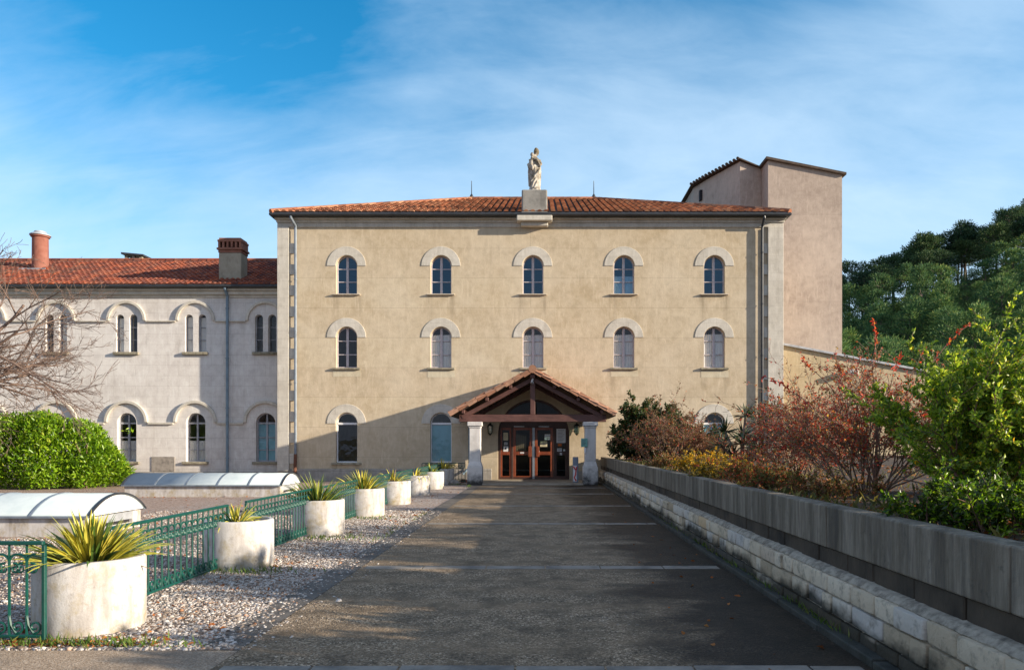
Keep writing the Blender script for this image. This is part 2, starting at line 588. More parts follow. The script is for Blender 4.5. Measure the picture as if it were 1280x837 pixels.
M['wood'] = mk_wood('dark_stained_timber', (.060, .024, .020), (.135, .058, .046), .6)
M['door_wood'] = mk_wood('varnished_red_wood', (.13, .026, .008), (.26, .060, .017), .32, (10, 10, 1))
M['door_dark'] = mk_wood('dark_door_timber', (.035, .014, .010), (.075, .030, .018), .45)


def mk_glass(name, tint, fres=.12, rough=.03, wob=.0, refl=(1, 1, 1)):
    m, nt, b, p = new_mat(name)
    nt.nodes.remove(b)
    tr = nd(nt, 'ShaderNodeBsdfTransparent', {'Color': c4(tint)})
    gl = nd(nt, 'ShaderNodeBsdfGlossy', {'Color': c4(refl), 'Roughness': rough})
    if wob:
        bn = nd(nt, 'ShaderNodeBump', {'Height': noise_n(nt, p, 2.0, 2, .5), 'Strength': wob, 'Distance': .05})
        nt.links.new(bn.outputs[0], gl.inputs['Normal'])
    lw = nd(nt, 'ShaderNodeLayerWeight', {'Blend': .10})
    f = math_n(nt, 'ADD', math_n(nt, 'MULTIPLY', lw.outputs['Fresnel'], 1 - fres), fres)
    mx = nd(nt, 'ShaderNodeMixShader', {0: f})
    nt.links.new(tr.outputs[0], mx.inputs[1])
    nt.links.new(gl.outputs[0], mx.inputs[2])
    nt.links.new(mx.outputs[0], nt.nodes['Material Output'].inputs[0])
    return m


M['glass'] = mk_glass('window_glass', (.90, .93, .95), .045, .02, wob=.25)
M['glass_door'] = mk_glass('door_glass', (.42, .42, .42), .012, .03)
M['glass_sky'] = mk_glass('sky_tinted_window_glass', (.55, .74, .88), .10, .03, wob=.25, refl=(.42, .74, 1.0))  # blue of the reflected sky put into the tint and reflection colour
M['lamp_glass'] = mk_glass('lantern_glass', (.55, .70, .62), .25, .15)


def planter_mat():
    m, nt, b, p = new_mat('whitewashed_concrete')
    v = noise_n(nt, scaled(nt, p, (1, 1, .22)), 7, 6, .65)
    c = ramp(nt, v, [(.28, (.32, .29, .27)), (.44, (.49, .465, .445)), (.56, (.58, .56, .545)), (.72, (.65, .635, .625))])
    s = nd(nt, 'ShaderNodeSeparateXYZ', {0: p})
    base = math_n(nt, 'MULTIPLY', math_n(nt, 'SUBTRACT', .55, s.outputs[2]), 1.3)
    g = math_n(nt, 'ADD', noise_n(nt, p, 4.5, 6, .7), math_n(nt, 'MULTIPLY', base, .16))
    c = mixc(nt, ramp(nt, g, [(.56, 0.0), (.76, .8)]), c, (.36, .28, .13))
    g2 = noise_n(nt, p, 11, 6, .7)
    c = mixc(nt, ramp(nt, g2, [(.56, 0.0), (.72, .7)]), c, (.22, .19, .17))
    setb(nt, b, Base_Color=c, Roughness=.9, Specular_IOR_Level=.25)
    bump(nt, b, math_n(nt, 'ADD', noise_n(nt, p, 60, 5, .7), v), .35, .008)
    return m


M['planter'] = planter_mat()


def concrete_wall():
    m, nt, b, p = new_mat('board_marked_concrete')
    s = nd(nt, 'ShaderNodeSeparateXYZ', {0: p})
    yz = nd(nt, 'ShaderNodeCombineXYZ', {0: s.outputs[1], 1: s.outputs[0], 2: math_n(nt, 'MULTIPLY', s.outputs[2], .12)}).outputs[0]
    st = noise_n(nt, yz, 5.5, 7, .72)
    st2 = noise_n(nt, yz, 24, 4, .6)
    c = ramp(nt, st, [(.32, (.10, .082, .06)), (.46, (.215, .182, .135)), (.55, (.33, .285, .22)), (.70, (.52, .455, .365))])
    c = mixc(nt, ramp(nt, st2, [(.48, 0.0), (.66, .55)]), c, (.11, .10, .09))
    br = nd(nt, 'ShaderNodeTexBrick', {'Vector': scaled(nt, yz, (1, 0, 0)), 'Scale': 1.0, 'Mortar Size': .006, 'Brick Width': .62, 'Row Height': 10.0}, offset=0.0)
    c = mixc(nt, math_n(nt, 'MULTIPLY', br.outputs[1], .35), c, (.06, .055, .05))
    g = noise_n(nt, p, 9, 7, .7)
    c = mixc(nt, ramp(nt, g, [(.58, 0.0), (.72, .7)]), c, (.055, .055, .045))
    setb(nt, b, Base_Color=c, Roughness=.9, Specular_IOR_Level=.3)
    bump(nt, b, math_n(nt, 'ADD', noise_n(nt, p, 45, 6, .7), math_n(nt, 'MULTIPLY', st2, .8)), .5, .012)
    return m


M['cap'] = concrete_wall()


def block_stone():
    m, nt, b, p = new_mat('pale_block_stone')
    a = nd(nt, 'ShaderNodeAttribute', attribute_name='rnd').outputs['Fac']
    c = ramp(nt, a, [(0, (.42, .33, .22)), (.3, (.68, .57, .42)), (.62, (.78, .68, .53)), (.86, (.60, .57, .53)), (1, (.66, .48, .28))])
    g = noise_n(nt, p, 8, 7, .72)
    c = mixc(nt, ramp(nt, g, [(.50, 0.0), (.66, .65)]), c, (.15, .125, .09))
    big = noise_n(nt, scaled(nt, p, (1, .5, 1)), 1.4, 5, .65)
    s = nd(nt, 'ShaderNodeSeparateXYZ', {0: p})
    wet = math_n(nt, 'ADD', big, math_n(nt, 'MULTIPLY', math_n(nt, 'SUBTRACT', .25, s.outputs[2]), 1.5))
    c = mixc(nt, ramp(nt, wet, [(.50, 0.0), (.66, .93)]), c, (.024, .022, .014))
    setb(nt, b, Base_Color=c, Roughness=.9)
    bump(nt, b, math_n(nt, 'ADD', noise_n(nt, p, 30, 7, .75), math_n(nt, 'MULTIPLY', noise_n(nt, p, 9, 4, .6), 1.5)), .8, .02)
    return m


M['block'] = block_stone()
M['dark_course'] = simple('black_stained_stone', (.060, .046, .032), .85, .7, 2.2, bump_s=.8, dirt=(.008, .007, .006))
M['mortar'] = simple('rough_mortar', (.42, .37, .30), .95, .5, 16, bump_s=1.0, dirt=(.035, .03, .024))
M['kerb'] = simple('mossy_kerb', (.040, .042, .036), .75, .6, 6, bump_s=.8, dirt=(.018, .024, .012))


def path_mat():
    m, nt, b, p = new_mat('exposed_aggregate_path')
    s = nd(nt, 'ShaderNodeSeparateXYZ', {0: p})
    vo = nd(nt, 'ShaderNodeTexVoronoi', {'Vector': p, 'Scale': 75.0, 'Randomness': 1.0})
    vs = nd(nt, 'ShaderNodeSeparateColor', {0: vo.outputs['Color']})
    agg = ramp(nt, vs.outputs[0], [(0, (.055, .038, .022)), (.4, (.195, .143, .092)), (.7, (.33, .245, .16)), (.92, (.46, .35, .235)), (1.0, (.70, .57, .43))])
    band = noise_n(nt, scaled(nt, p, (.28, 1.5, 1)), 1.5, 6, .62, .3)
    c = mixc(nt, ramp(nt, band, [(.42, 0.0), (.60, .65)]), agg, (.26, .185, .115))
    med = noise_n(nt, p, 2.6, 7, .7)
    c = mixc(nt, ramp(nt, med, [(.44, 0.0), (.66, .8)]), c, (.085, .064, .042))
    # damp: along the retaining wall and towards the entrance
    wx = math_n(nt, 'MULTIPLY', math_n(nt, 'ADD', s.outputs[0], -.70), .34)
    wy = math_n(nt, 'MULTIPLY', math_n(nt, 'ADD', s.outputs[1], -16.0), .016)
    wn = math_n(nt, 'ADD', math_n(nt, 'ADD', noise_n(nt, scaled(nt, p, (.5, .9, 1)), 1.2, 6, .65, .5), wx), math_n(nt, 'MAXIMUM', wy, 0.0))
    wet = ramp(nt, wn, [(.50, 0.0), (.74, 1.0)])
    c = mixc(nt, math_n(nt, 'MULTIPLY', wet, .86), c, (.011, .010, .009))
    # pale worn chips and fallen-leaf stains
    chips = nd(nt, 'ShaderNodeTexVoronoi', {'Vector': scaled(nt, p, (1, 1.0, 1)), 'Scale': 8.0, 'Randomness': 1.0})
    ch = nd(nt, 'ShaderNodeMath', {0: chips.outputs['Distance'], 1: .11}, operation='LESS_THAN').outputs[0]
    edge = math_n(nt, 'MULTIPLY', ch, ramp(nt, noise_n(nt, p, .9, 4, .6), [(.52, 0.0), (.60, .7)]))
    c = mixc(nt, math_n(nt, 'MULTIPLY', edge, .6), c, (.30, .29, .27))
    rg = ramp(nt, wet, [(0, .85), (1, .55)])
    setb(nt, b, Base_Color=c, Roughness=rg, Specular_IOR_Level=ramp(nt, wet, [(0, .28), (1, .12)]))
    bump(nt, b, math_n(nt, 'ADD', vo.outputs['Distance'], math_n(nt, 'MULTIPLY', med, .6)), .55, .008)
    return m


M['path'] = path_mat()
M['joint_stone'] = simple('pale_joint_stone', (.24, .215, .185), .7, .55, 3.0, bump_s=.4, dirt=(.06, .055, .05))
M['border'] = simple('path_border_concrete', (.125, .11, .095), .85, .5, 5, bump_s=.8, dirt=(.05, .044, .04))
M['pavement'] = None


def pavement_mat():
    m, nt, b, p = new_mat('tan_pavement')
    vo = nd(nt, 'ShaderNodeTexVoronoi', {'Vector': p, 'Scale': 95.0})
    vs = nd(nt, 'ShaderNodeSeparateColor', {0: vo.outputs['Color']})
    c = ramp(nt, vs.outputs[0], [(0, (.22, .155, .10)), (.5, (.36, .26, .175)), (1.0, (.50, .40, .30))])
    c = mixc(nt, ramp(nt, noise_n(nt, p, 1.6, 6, .65), [(.45, 0.0), (.75, .7)]), c, (.10, .085, .07))
    setb(nt, b, Base_Color=c, Roughness=.85)
    bump(nt, b, vo.outputs['Distance'], .5, .006)
    return m


M['pavement'] = pavement_mat()


def gravel_mat():
    m, nt, b, p = new_mat('gravel_ground')
    vo = nd(nt, 'ShaderNodeTexVoronoi', {'Vector': p, 'Scale': 32.0, 'Randomness': 1.0})
    vs = nd(nt, 'ShaderNodeSeparateColor', {0: vo.outputs['Color']})
    c = ramp(nt, vs.outputs[0], [(0, (.13, .09, .065)), (.2, (.28, .20, .15)), (.45, (.34, .31, .285)), (.75, (.50, .47, .45)), (.93, (.30, .11, .04)), (1.0, (.60, .57, .55))])
    big = noise_n(nt, p, .55, 5, .62)
    s = nd(nt, 'ShaderNodeSeparateXYZ', {0: p})
    far = math_n(nt, 'MULTIPLY', math_n(nt, 'SUBTRACT', -4.0, s.outputs[0]), .06)
    c = mixc(nt, ramp(nt, math_n(nt, 'ADD', big, far), [(.45, 0.0), (.85, .75)]), c, mixc(nt, vs.outputs[1], (.17, .11, .08), (.55, .41, .33)))
    setb(nt, b, Base_Color=c, Roughness=.9, Specular_IOR_Level=.3)
    bump(nt, b, math_n(nt, 'SUBTRACT', 1.0, vo.outputs['Distance']), .9, .02)
    return m


M['gravel'] = gravel_mat()


def rnd_mat(name, stops, rough=.7, spec=.4, trans=0.0, var=.3, vs=1.5):
    """colour by the per-face random value, natural differences between stones or leaves"""
    m, nt, b, p = new_mat(name)
    a = nd(nt, 'ShaderNodeAttribute', attribute_name='rnd').outputs['Fac']
    c = ramp(nt, a, stops)
    g = noise_n(nt, p, vs, 3, .6)
    c = mixc(nt, ramp(nt, g, [(.4, 0.0), (.65, var)]), c, tuple(x * 1.5 for x in stops[len(stops) // 2][1]))
    setb(nt, b, Base_Color=c, Roughness=rough, Specular_IOR_Level=spec)
    if trans:
        t = nd(nt, 'ShaderNodeBsdfTranslucent', {'Color': mixc(nt, .5, c, mixc(nt, 1.0, c, (1.6, 1.5, .7), 'MULTIPLY'))})
        mx = nd(nt, 'ShaderNodeMixShader', {0: trans})
        nt.links.new(b.outputs[0], mx.inputs[1])
        nt.links.new(t.outputs[0], mx.inputs[2])
        nt.links.new(mx.outputs[0], nt.nodes['Material Output'].inputs[0])
    return m


M['pebble'] = rnd_mat('pebbles', [(0, (.07, .05, .04)), (.2, (.22, .165, .125)), (.42, (.34, .29, .25)), (.68, (.52, .47, .43)), (.93, (.68, .65, .62)), (.955, (.42, .22, .11)), (1, (.28, .12, .06))], .8, .3, 0, .15)
M['dead_leaf'] = rnd_mat('dead_leaves', [(0, (.12, .045, .02)), (.5, (.33, .11, .03)), (1, (.42, .20, .07))], .8, .2, .2)
M['grass'] = rnd_mat('grass_blades', [(0, (.05, .10, .015)), (.6, (.11, .19, .03)), (1, (.22, .22, .06))], .6, .3, .3)
M['leaf_green'] = rnd_mat('bright_shrub_leaf', [(0, (.10, .20, .014)), (.45, (.34, .48, .035)), (.8, (.52, .60, .06)), (1, (.65, .62, .12))], .36, .5, .5, .25, 3)
M['leaf_mid'] = rnd_mat('mid_green_leaf', [(0, (.05, .12, .016)), (.5, (.13, .25, .025)), (1, (.28, .36, .05))], .4, .5, .42, .2, 3)
M['leaf_hedge'] = rnd_mat('laurel_leaf', [(0, (.035, .105, .006)), (.5, (.15, .30, .010)), (.9, (.28, .43, .02)), (1, (.48, .54, .07))], .34, .5, .34, .2, 2)
M['leaf_dark'] = rnd_mat('dark_shrub_leaf', [(0, (.015, .035, .010)), (.5, (.035, .070, .016)), (1, (.085, .12, .03))], .4, .5, .2, .2, 3)
M['leaf_red'] = rnd_mat('red_autumn_leaf', [(0, (.20, .014, .014)), (.5, (.52, .045, .032)), (.82, (.68, .13, .05)), (1, (.66, .32, .06))], .5, .4, .35, .2, 3)
M['leaf_pinkish'] = rnd_mat('faded_pink_leaf', [(0, (.10, .045, .035)), (.5, (.20, .095, .065)), (.85, (.28, .15, .085)), (1, (.17, .17, .06))], .6, .3, .3, .2, 3)
M['leaf_rust'] = rnd_mat('rusty_leaf', [(0, (.22, .07, .03)), (.6, (.40, .16, .08)), (1, (.22, .20, .07))], .6, .3, .3, .2, 3)
M['leaf_yellow'] = rnd_mat('yellow_flower', [(0, (.60, .30, .01)), (.6, (.75, .46, .02)), (1, (.60, .45, .08))], .6, .3, .3, .1, 3)
M['leaf_olive'] = rnd_mat('olive_leaf', [(0, (.06, .07, .02)), (.6, (.14, .14, .04)), (1, (.26, .21, .06))], .6, .3, .3, .2, 3)
M['pine'] = rnd_mat('pine_needles', [(0, (.026, .080, .046)), (.5, (.072, .155, .075)), (.85, (.15, .225, .09)), (1, (.23, .27, .11))], .65, .25, .3, .25, .25)
M['pine_blue'] = rnd_mat('dusky_pine_needles', [(0, (.018, .048, .034)), (.5, (.042, .085, .050)), (1, (.085, .12, .06))], .65, .25, .25, .25, .25)
M['pine_bark'] = simple('pine_bark', (.16, .125, .10), .9, .4, 3, bump_s=.3)
M['twig'] = simple('brown_twig', (.20, .11, .08), .8, .4, 8, bump_s=0)
M['twig_grey'] = simple('pinkish_grey_bark', (.18, .125, .10), .8, .4, 5, bump_s=0)
M['twig_bare'] = simple('grey_brown_bark', (.17, .115, .09), .8, .4, 5, bump_s=0)
M['twig_pale'] = simple('pale_barberry_twig', (.22, .15, .11), .8, .4, 5, bump_s=0)
M['blade_green'] = simple('yucca_green', (.075, .14, .025), .45, .3, 10, bump_s=0)
M['blade_yellow'] = simple('yucca_yellow', (.66, .56, .09), .45, .2, 10, bump_s=0)
M['blade_pale'] = simple('yucca_yellow_green', (.36, .37, .05), .45, .25, 10, bump_s=0)
M['blade_dry'] = simple('yucca_dry_leaf', (.30, .19, .10), .8, .3, 10, bump_s=0)
M['blade_dark'] = simple('dark_sword_leaf', (.045, .075, .030), .45, .4, 10, bump_s=0)


for k_ in ('pine', 'pine_blue'):
    nt_ = M[k_].node_tree
    b_ = nt_.nodes['Principled BSDF']
    src_ = b_.inputs['Base Color'].links[0].from_socket
    oi_ = nd(nt_, 'ShaderNodeObjectInfo').outputs['Random']
    tint_ = ramp(nt_, oi_, [(0, (.50, .68, .6)), (.35, (.9, 1.0, .85)), (.7, (1.35, 1.3, .85)), (1, (1.9, 1.6, .85))])
    nt_.links.new(mixc(nt_, 1.0, src_, tint_, 'MULTIPLY'), b_.inputs['Base Color'])


def soil_mat():
    m, nt, b, p = new_mat('hill_floor')
    c = ramp(nt, noise_n(nt, p, .2, 6, .6), [(.35, (.035, .05, .02)), (.65, (.10, .085, .045))])
    setb(nt, b, Base_Color=c, Roughness=.95)
    return m


M['hill'] = soil_mat()
M['ground'] = simple('dry_grass_ground', (.13, .12, .06), .95, .4, .6, bump_s=.3, dirt=(.06, .08, .03))
M['bed'] = simple('planting_bed_soil', (.055, .038, .026), .95, .5, 5, bump_s=.6, dirt=(.17, .09, .05))


def statue_mat():
    m, nt, b, p = new_mat('weathered_statue_stone')
    g = noise_n(nt, p, 5, 6, .68)
    c = ramp(nt, g, [(.35, (.33, .29, .24)), (.6, (.58, .54, .48))])
    l = noise_n(nt, p, 3.2, 6, .7)
    s = nd(nt, 'ShaderNodeSeparateXYZ', {0: p})
    hi = math_n(nt, 'MULTIPLY', math_n(nt, 'SUBTRACT', s.outputs[2], 12.9), .35)
    c = mixc(nt, ramp(nt, math_n(nt, 'ADD', l, math_n(nt, 'MAXIMUM', hi, 0.0)), [(.48, 0.0), (.66, .9)]), c, (.10, .075, .035))
    setb(nt, b, Base_Color=c, Roughness=.9)
    bump(nt, b, g, .3, .01)
    return m


M['statue'] = statue_mat()
M['pedestal'] = simple('grey_pedestal_stone', (.28, .27, .25), .9, .4, 2.5, bump_s=.4, dirt=(.11, .105, .095))


def chimney_mat(name, c0, c1, dark):
    m, nt, b, p = new_mat(name)
    g = noise_n(nt, p, 3, 6, .65)
    c = ramp(nt, g, [(.3, c0), (.7, c1)])
    c = mixc(nt, ramp(nt, noise_n(nt, scaled(nt, p, (1, 1, .4)), 4.5, 6, .7), [(.55, 0.0), (.75, .8)]), c, dark)
    setb(nt, b, Base_Color=c, Roughness=.9)
    bump(nt, b, g, .4, .01)
    return m


M['brick_cap'] = chimney_mat('brick_chimney_cap', (.22, .085, .055), (.34, .16, .11), (.06, .04, .035))
M['terracotta'] = chimney_mat('terracotta_chimney', (.23, .075, .05), (.31, .135, .10), (.11, .04, .028))
M['chimney_cement'] = chimney_mat('chimney_cement', (.30, .27, .20), (.42, .38, .30), (.18, .16, .13))


def poly_mat():
    m, nt, b, p = new_mat('milky_polycarbonate')
    g = noise_n(nt, p, 3, 4, .6)
    c = ramp(nt, g, [(.35, (.36, .425, .46)), (.65, (.43, .49, .52))])
    setb(nt, b, Base_Color=c, Roughness=.8, Specular_IOR_Level=.12)
    return m


M['poly'] = poly_mat()

# ------------------------------------------------------------------ ground
def sheet(name, x0, x1, y0, y1, z, mat, sub=1, kind='structure', label=None):
    mb = MB()
    mb.add([(x0, y0, z), (x1, y0, z), (x1, y1, z), (x0, y1, z)], [(0, 1, 2, 3)])
    o = mb.build(name, mat)
    o['kind'] = kind
    return o


PX = 2.21          # half width of the path
sheet('ground', -900, 900, -400, 1500, -.06, M['ground'])
sheet('gravel_garden', -34, -PX - .30, 5.43, 31.45, -.012, M['gravel'])
sheet('path', -PX, PX, -9, 27.35, 0.0, M['path'])
mb = MB()
mb.add([(-PX - .32, 5.43, .002), (-PX - .004, 5.43, .002), (-PX - .004, 30.4, .002), (-PX - .32, 30.4, .002)], [(0, 1, 2, 3)])
mb.build('path_border', M['border'])['kind'] = 'structure'
sheet('pavement', -34, -PX - .005, -9, 5.425, -.001, M['pavement'])
# pale stone joints across the path
mb = MB()
rj = random.Random(4)
for yj in (4.93, 9.06, 14.05, 18.1, 22.5, 25.6):
    x = -PX + .05
    while x < PX - .1:
        l = min(rj.uniform(.55, .8), PX - .06 - x)
        mb.box(x + .008, x + l - .008, yj - .10 + rj.uniform(-.015, .015), yj + .10 + rj.uniform(-.015, .015), -.02, .006)
        x += l
mb.build('path_joint', M['joint_stone'], bevel=.003)['kind'] = 'structure'
# concrete landing in front of the doors
mb = MB()
mb.box(-2.75, 2.0, 27.36, 30.5, -.05, .055)
o = mb.build('landing', simple('landing_concrete', (.33, .29, .23), .8, .3, 3, bump_s=.3, dirt=(.15, .13, .11)), bevel=.012)
o['kind'] = 'structure'

# planting bed behind the retaining wall (a higher terrace)
def bed_h(x, y):
    return .92 + .06 * mnoise.noise((x * .7, y * .7, 0)) + .02 * min(max(x - 3, 0), 6)


nx, ny = 30, 60
V = []
for j in range(ny + 1):
    for i in range(nx + 1):
        x = 2.54 + (i / nx) ** 1.6 * 33
        y = -12 + j / ny * 43.4
        V.append((x, y, bed_h(x, y)))
F = [(j * (nx + 1) + i, j * (nx + 1) + i + 1, (j + 1) * (nx + 1) + i + 1, (j + 1) * (nx + 1) + i) for j in range(ny) for i in range(nx)]
o = np_mesh('planting_bed', np.array(V), np.array(F), 4, M['bed'], None, None, True)
o['kind'] = 'structure'


def hill_z(x, y):
    t = min(max((y - 46) / 82, 0), 1)
    sx = min(max((x - 14) / 34, 0), 1)
    h = (20.5 + (x - 48) * .36) * sx
    h = max(h, 0)
    back = 1 - .35 * min(max((y - 130) / 120, 0), 1)
    return -.1 + h * t ** 1.05 * back + .9 * mnoise.noise((x * .05, y * .05, 3))


V = []
nx, ny = 60, 60
for j in range(ny + 1):
    for i in range(nx + 1):
        x = 12 + i / nx * 220
        y = 44 + j / ny * 210
        V.append((x, y, hill_z(x, y) if i > 0 and j > 0 else -.5))
F = [(j * (nx + 1) + i, j * (nx + 1) + i + 1, (j + 1) * (nx + 1) + i + 1, (j + 1) * (nx + 1) + i) for j in range(ny) for i in range(nx)]
o = np_mesh('hill', np.array(V), np.array(F), 4, M['hill'], None, None, True)
o['kind'] = 'structure'


# ------------------------------------------------------------------ walls with openings
def arch_loop(cx, sill, spring, r, n=16):
    pts = [(cx - r, sill), (cx + r, sill), (cx + r, spring)]
    for i in range(1, n):
        t = math.pi * i / n
        pts.append((cx + r * math.cos(t), spring + r * math.sin(t)))
    pts.append((cx - r, spring))
    return pts


def wall_front(outline, holes, y, depth):
    """flat wall at y in the x-z plane with holes and reveals of the given depth -> MB"""
    bm = bmesh.new()
    edges = []
    def loop(pts):
        vs = [bm.verts.new((x, 0, z)) for x, z in pts]
        for i in range(len(vs)):
            edges.append(bm.edges.new((vs[i], vs[(i + 1) % len(vs)])))
    loop(outline)
    for h in holes:
        loop(h)
    bmesh.ops.triangle_fill(bm, use_beauty=True, use_dissolve=False, edges=edges, normal=(0, -1, 0))
    mb = MB()
    bm.verts.index_update()
    vs = [(v.co.x, y, v.co.z) for v in bm.verts]
    mb.add(vs, [tuple(v.index for v in f.verts) for f in bm.faces])
    bm.free()
    for h in holes:
        n = len(h)
        a = [(x, y, z) for x, z in h] + [(x, y + depth, z) for x, z in h]
        mb.add(a, [(i, (i + 1) % n, n + (i + 1) % n, n + i) for i in range(n)])
    return mb


def close_box(mb, x0, x1, y0, y1, z0, z1):
    mb.add([(x0, y0, z0), (x0, y1, z0), (x0, y1, z1), (x0, y0, z1)], [(0, 1, 2, 3)])
    mb.add([(x1, y0, z0), (x1, y1, z0), (x1, y1, z1), (x1, y0, z1)], [(0, 1, 2, 3)])
    mb.add([(x0, y1, z0), (x1, y1, z0), (x1, y1, z1), (x0, y1, z1)], [(0, 1, 2, 3)])


def arch_frame(mb, cx, sill, spring, r, w, y0, y1, n=16):
    """frame ring following an arched opening"""
    mb.arch_band(cx, spring, r - w, r, y0, y1, n)
    mb.box(cx - r, cx - r + w, y0, y1, sill, spring)
    mb.box(cx + r - w, cx + r, y0, y1, sill, spring)
    mb.box(cx - r + w, cx + r - w, y0, y1, sill, sill + w)


def arch_poly(cx, sill, spring, r, n=16):
    return arch_loop(cx, sill, spring, r, n)


def make_window(bld, cx, sill, spring, r, Y, frame_m, style, back=None, back_half=None, sill_m=None, sill_t=.07, sill_w=.16, glass='glass', fw=.055, rec=.17):
    y0 = Y + rec
    mb = MB()
    arch_frame(mb, cx, sill, spring, r + .01, fw, y0, y0 + .06)
    H = spring + r - sill
    if style == 'casement':
        mb.box(cx - .05, cx + .05, y0 - .012, y0 + .055, sill + fw, spring + r - fw * .8)
        for k in (1, 2):
            z = sill + H * k / 3
            mb.box(cx - r + fw * .5, cx - .05, y0 + .008, y0 + .045, z - .018, z + .018)
            mb.box(cx + .05, cx + r - fw * .5, y0 + .008, y0 + .045, z - .018, z + .018)
    elif style == 'fanlight':
        mb.box(cx - r + fw * .5, cx + r - fw * .5, y0 - .01, y0 + .055, spring - .045, spring + .045)
    elif style == 'narrow':
        for k in (1, 2):
            z = sill + H * k / 3
            mb.box(cx - r + fw * .5, cx + r - fw * .5, y0 + .008, y0 + .045, z - .015, z + .015)
    elif style == 'cross':
        mb.box(cx - .035, cx + .035, y0 - .012, y0 + .055, sill + fw, spring + r - fw * .8)
        for z, h in ((spring - .02, .04), (sill + (spring - sill) * .62, .02), (sill + (spring - sill) * .3, .018)):
            mb.box(cx - r + fw * .5, cx - .035, y0 + .006, y0 + .048, z - h, z + h)
            mb.box(cx + .035, cx + r - fw * .5, y0 + .006, y0 + .048, z - h, z + h)
    w = mb.build('window', frame_m, bld, bevel=.006)
    g = MB()
    g.add([(x, y0 + .03, z) for x, z in arch_poly(cx, sill + .02, spring, r - .02)], [tuple(range(19))])
    g.build('glass_pane', M[glass], w)
    if back:
        cb = MB()
        top_ = spring + r * (.55 + .25 * math.sin(cx * 5))
        pts = [(cx - r, sill), (cx + r, sill), (cx + r, top_), (cx - r, top_ - .03)] if back_half is None else [(cx - r, sill), (cx + r, sill), (cx + r, back_half), (cx - r, back_half)]
        cb.add([(x, y0 + .062, z) for x, z in pts], [tuple(range(len(pts)))])
        if back == 'curtain' and r > .3:
            for q in range(9):
                xx = cx - r + (q + .5) * 2 * r / 9 + .012 * math.sin(q * 7 + cx)
                cb.tube([(xx, y0 + .066, sill), (xx + .01, y0 + .066, pts[2][1])], .018, .014, 5)
        if back == 'blind':
            k = sill
            while k < spring - .05:
                cb.box(cx - r, cx + r, y0 + .046, y0 + .058, k, k + .035)
                k += .05
        cb.build('curtain' if back == 'curtain' else 'blind', M[back], w)
    if sill_m:
        s = MB()
        s.box(cx - r - sill_w, cx + r + sill_w, Y - .10, Y + rec - .002, sill - sill_t, sill - .003)
        s.build('window_sill', sill_m, w, bevel=.012)
    return w


# ------------------------------------------------------------------ tiled roof
def barrel_tiles(mb, O, U, V, N, rows, row_len, period, urange, rng, r=.5, lift=.03):
    """overlapping cover tiles on a plane: O origin, U along the eave, V up the slope, N out"""
    O = Vector(O); U = Vector(U).normalized(); V = Vector(V).normalized(); N = Vector(N).normalized()
    for j in range(rows):
        v0 = j * row_len - .02
        v1 = (j + 1) * row_len + .05
        vm = (v0 + v1) / 2
        lo, hi = urange(vm)
        k0 = math.ceil(lo / period)
        k1 = math.floor(hi / period)
        for k in range(k0, k1 + 1):
            uc = k * period + rng.uniform(-.008, .008)
            jj = rng.uniform(-.02, .02)
            vs = []
            for v, rr, l in ((v0 + jj, period * r, lift + .012), (v1 + jj, period * r * .82, .008)):
                for a in range(7):
                    t = math.pi * a / 6
                    vs.append(tuple(O + U * (uc + rr * math.cos(t)) + V * v + N * (l + rr * .75 * math.sin(t))))
            mb.cr = rng.random()
            mb.add(vs, [(a, a + 1, a + 8, a + 7) for a in range(6)] + [tuple(range(7))])


# ------------------------------------------------------------------ main abbey building
FY = 30.5
BX0, BX1, BD = -10.82, 9.84, 14.0
EAVE = 10.75
ab = thing('abbey_building', 'large ochre rendered three storey abbey building with hipped canal tile roof and arched windows', 'building', (-.5, FY, 0))
wins = []
WX = [-8.03, -4.16, -.39, 3.34, 7.05]
ROWS = [(7.65, 8.80, .43), (4.63, 5.877, .43), (.746, 2.35, .44)]
holes = []
for ri, (sl, sp, r) in enumerate(ROWS):
    for i, x in enumerate(WX):
        if ri == 2 and i in (2,):
            continue
        if ri == 2 and i == 3:
            continue
        holes.append(arch_loop(x, sl, sp, r))
DX, DSP, DR, DB = -.36, 1.877, 1.467, .056
holes.append(arch_loop(DX, DB, DSP, DR, 24))
mb = wall_front([(BX0, -.05), (BX1, -.05), (BX1, EAVE), (BX0, EAVE)], holes, FY, .32)
close_box(mb, BX0, BX1, FY, FY + BD, -.05, EAVE)
mb.build('wall', M['ochre'], ab)

for ri, (sl, sp, r) in enumerate(ROWS):
    for i, x in enumerate(WX):
        if ri == 2 and i in (2, 3):
            continue
        if ri == 0:
            bk, bh = (None, None) if i != 3 else ('curtain', 8.42)
            w = make_window(ab, x, sl, sp, r, FY, M['frame_grey'], 'casement', bk, bh, M['sill_pale'], .05, .14, 'glass_sky')
        elif ri == 1:
            bk = None if i == 0 else 'curtain'
            w = make_window(ab, x, sl, sp, r, FY, M['frame_grey'], 'casement', bk, None, M['sill'], .08, .14, 'glass')
        else:
            bk = 'blind' if i != 0 else None
            w = make_window(ab, x, sl, sp, r, FY, M['frame_white'], 'fanlight', bk, sp - .05 if bk else None, M['sill'], .09, .17, 'glass')
        if ri == 1:
            s = MB()
            s.box(x - .55, x + .58, FY - .006, FY + .01, sl - .36 - .03 * (i % 3), sl - .085)
            s.build('pale_plaster_patch', M['patch'], w)
        s = MB()
        s.arch_band(x, sp, r + .015, .80, FY - .025, FY + .02, 22)
        s.build('arch_surround', M['trim'], w, bevel=.006)
mb = MB()
for ri, i in ((2, 0),):
    for k in range(7):
        z = .95 + k * .05
mb = None

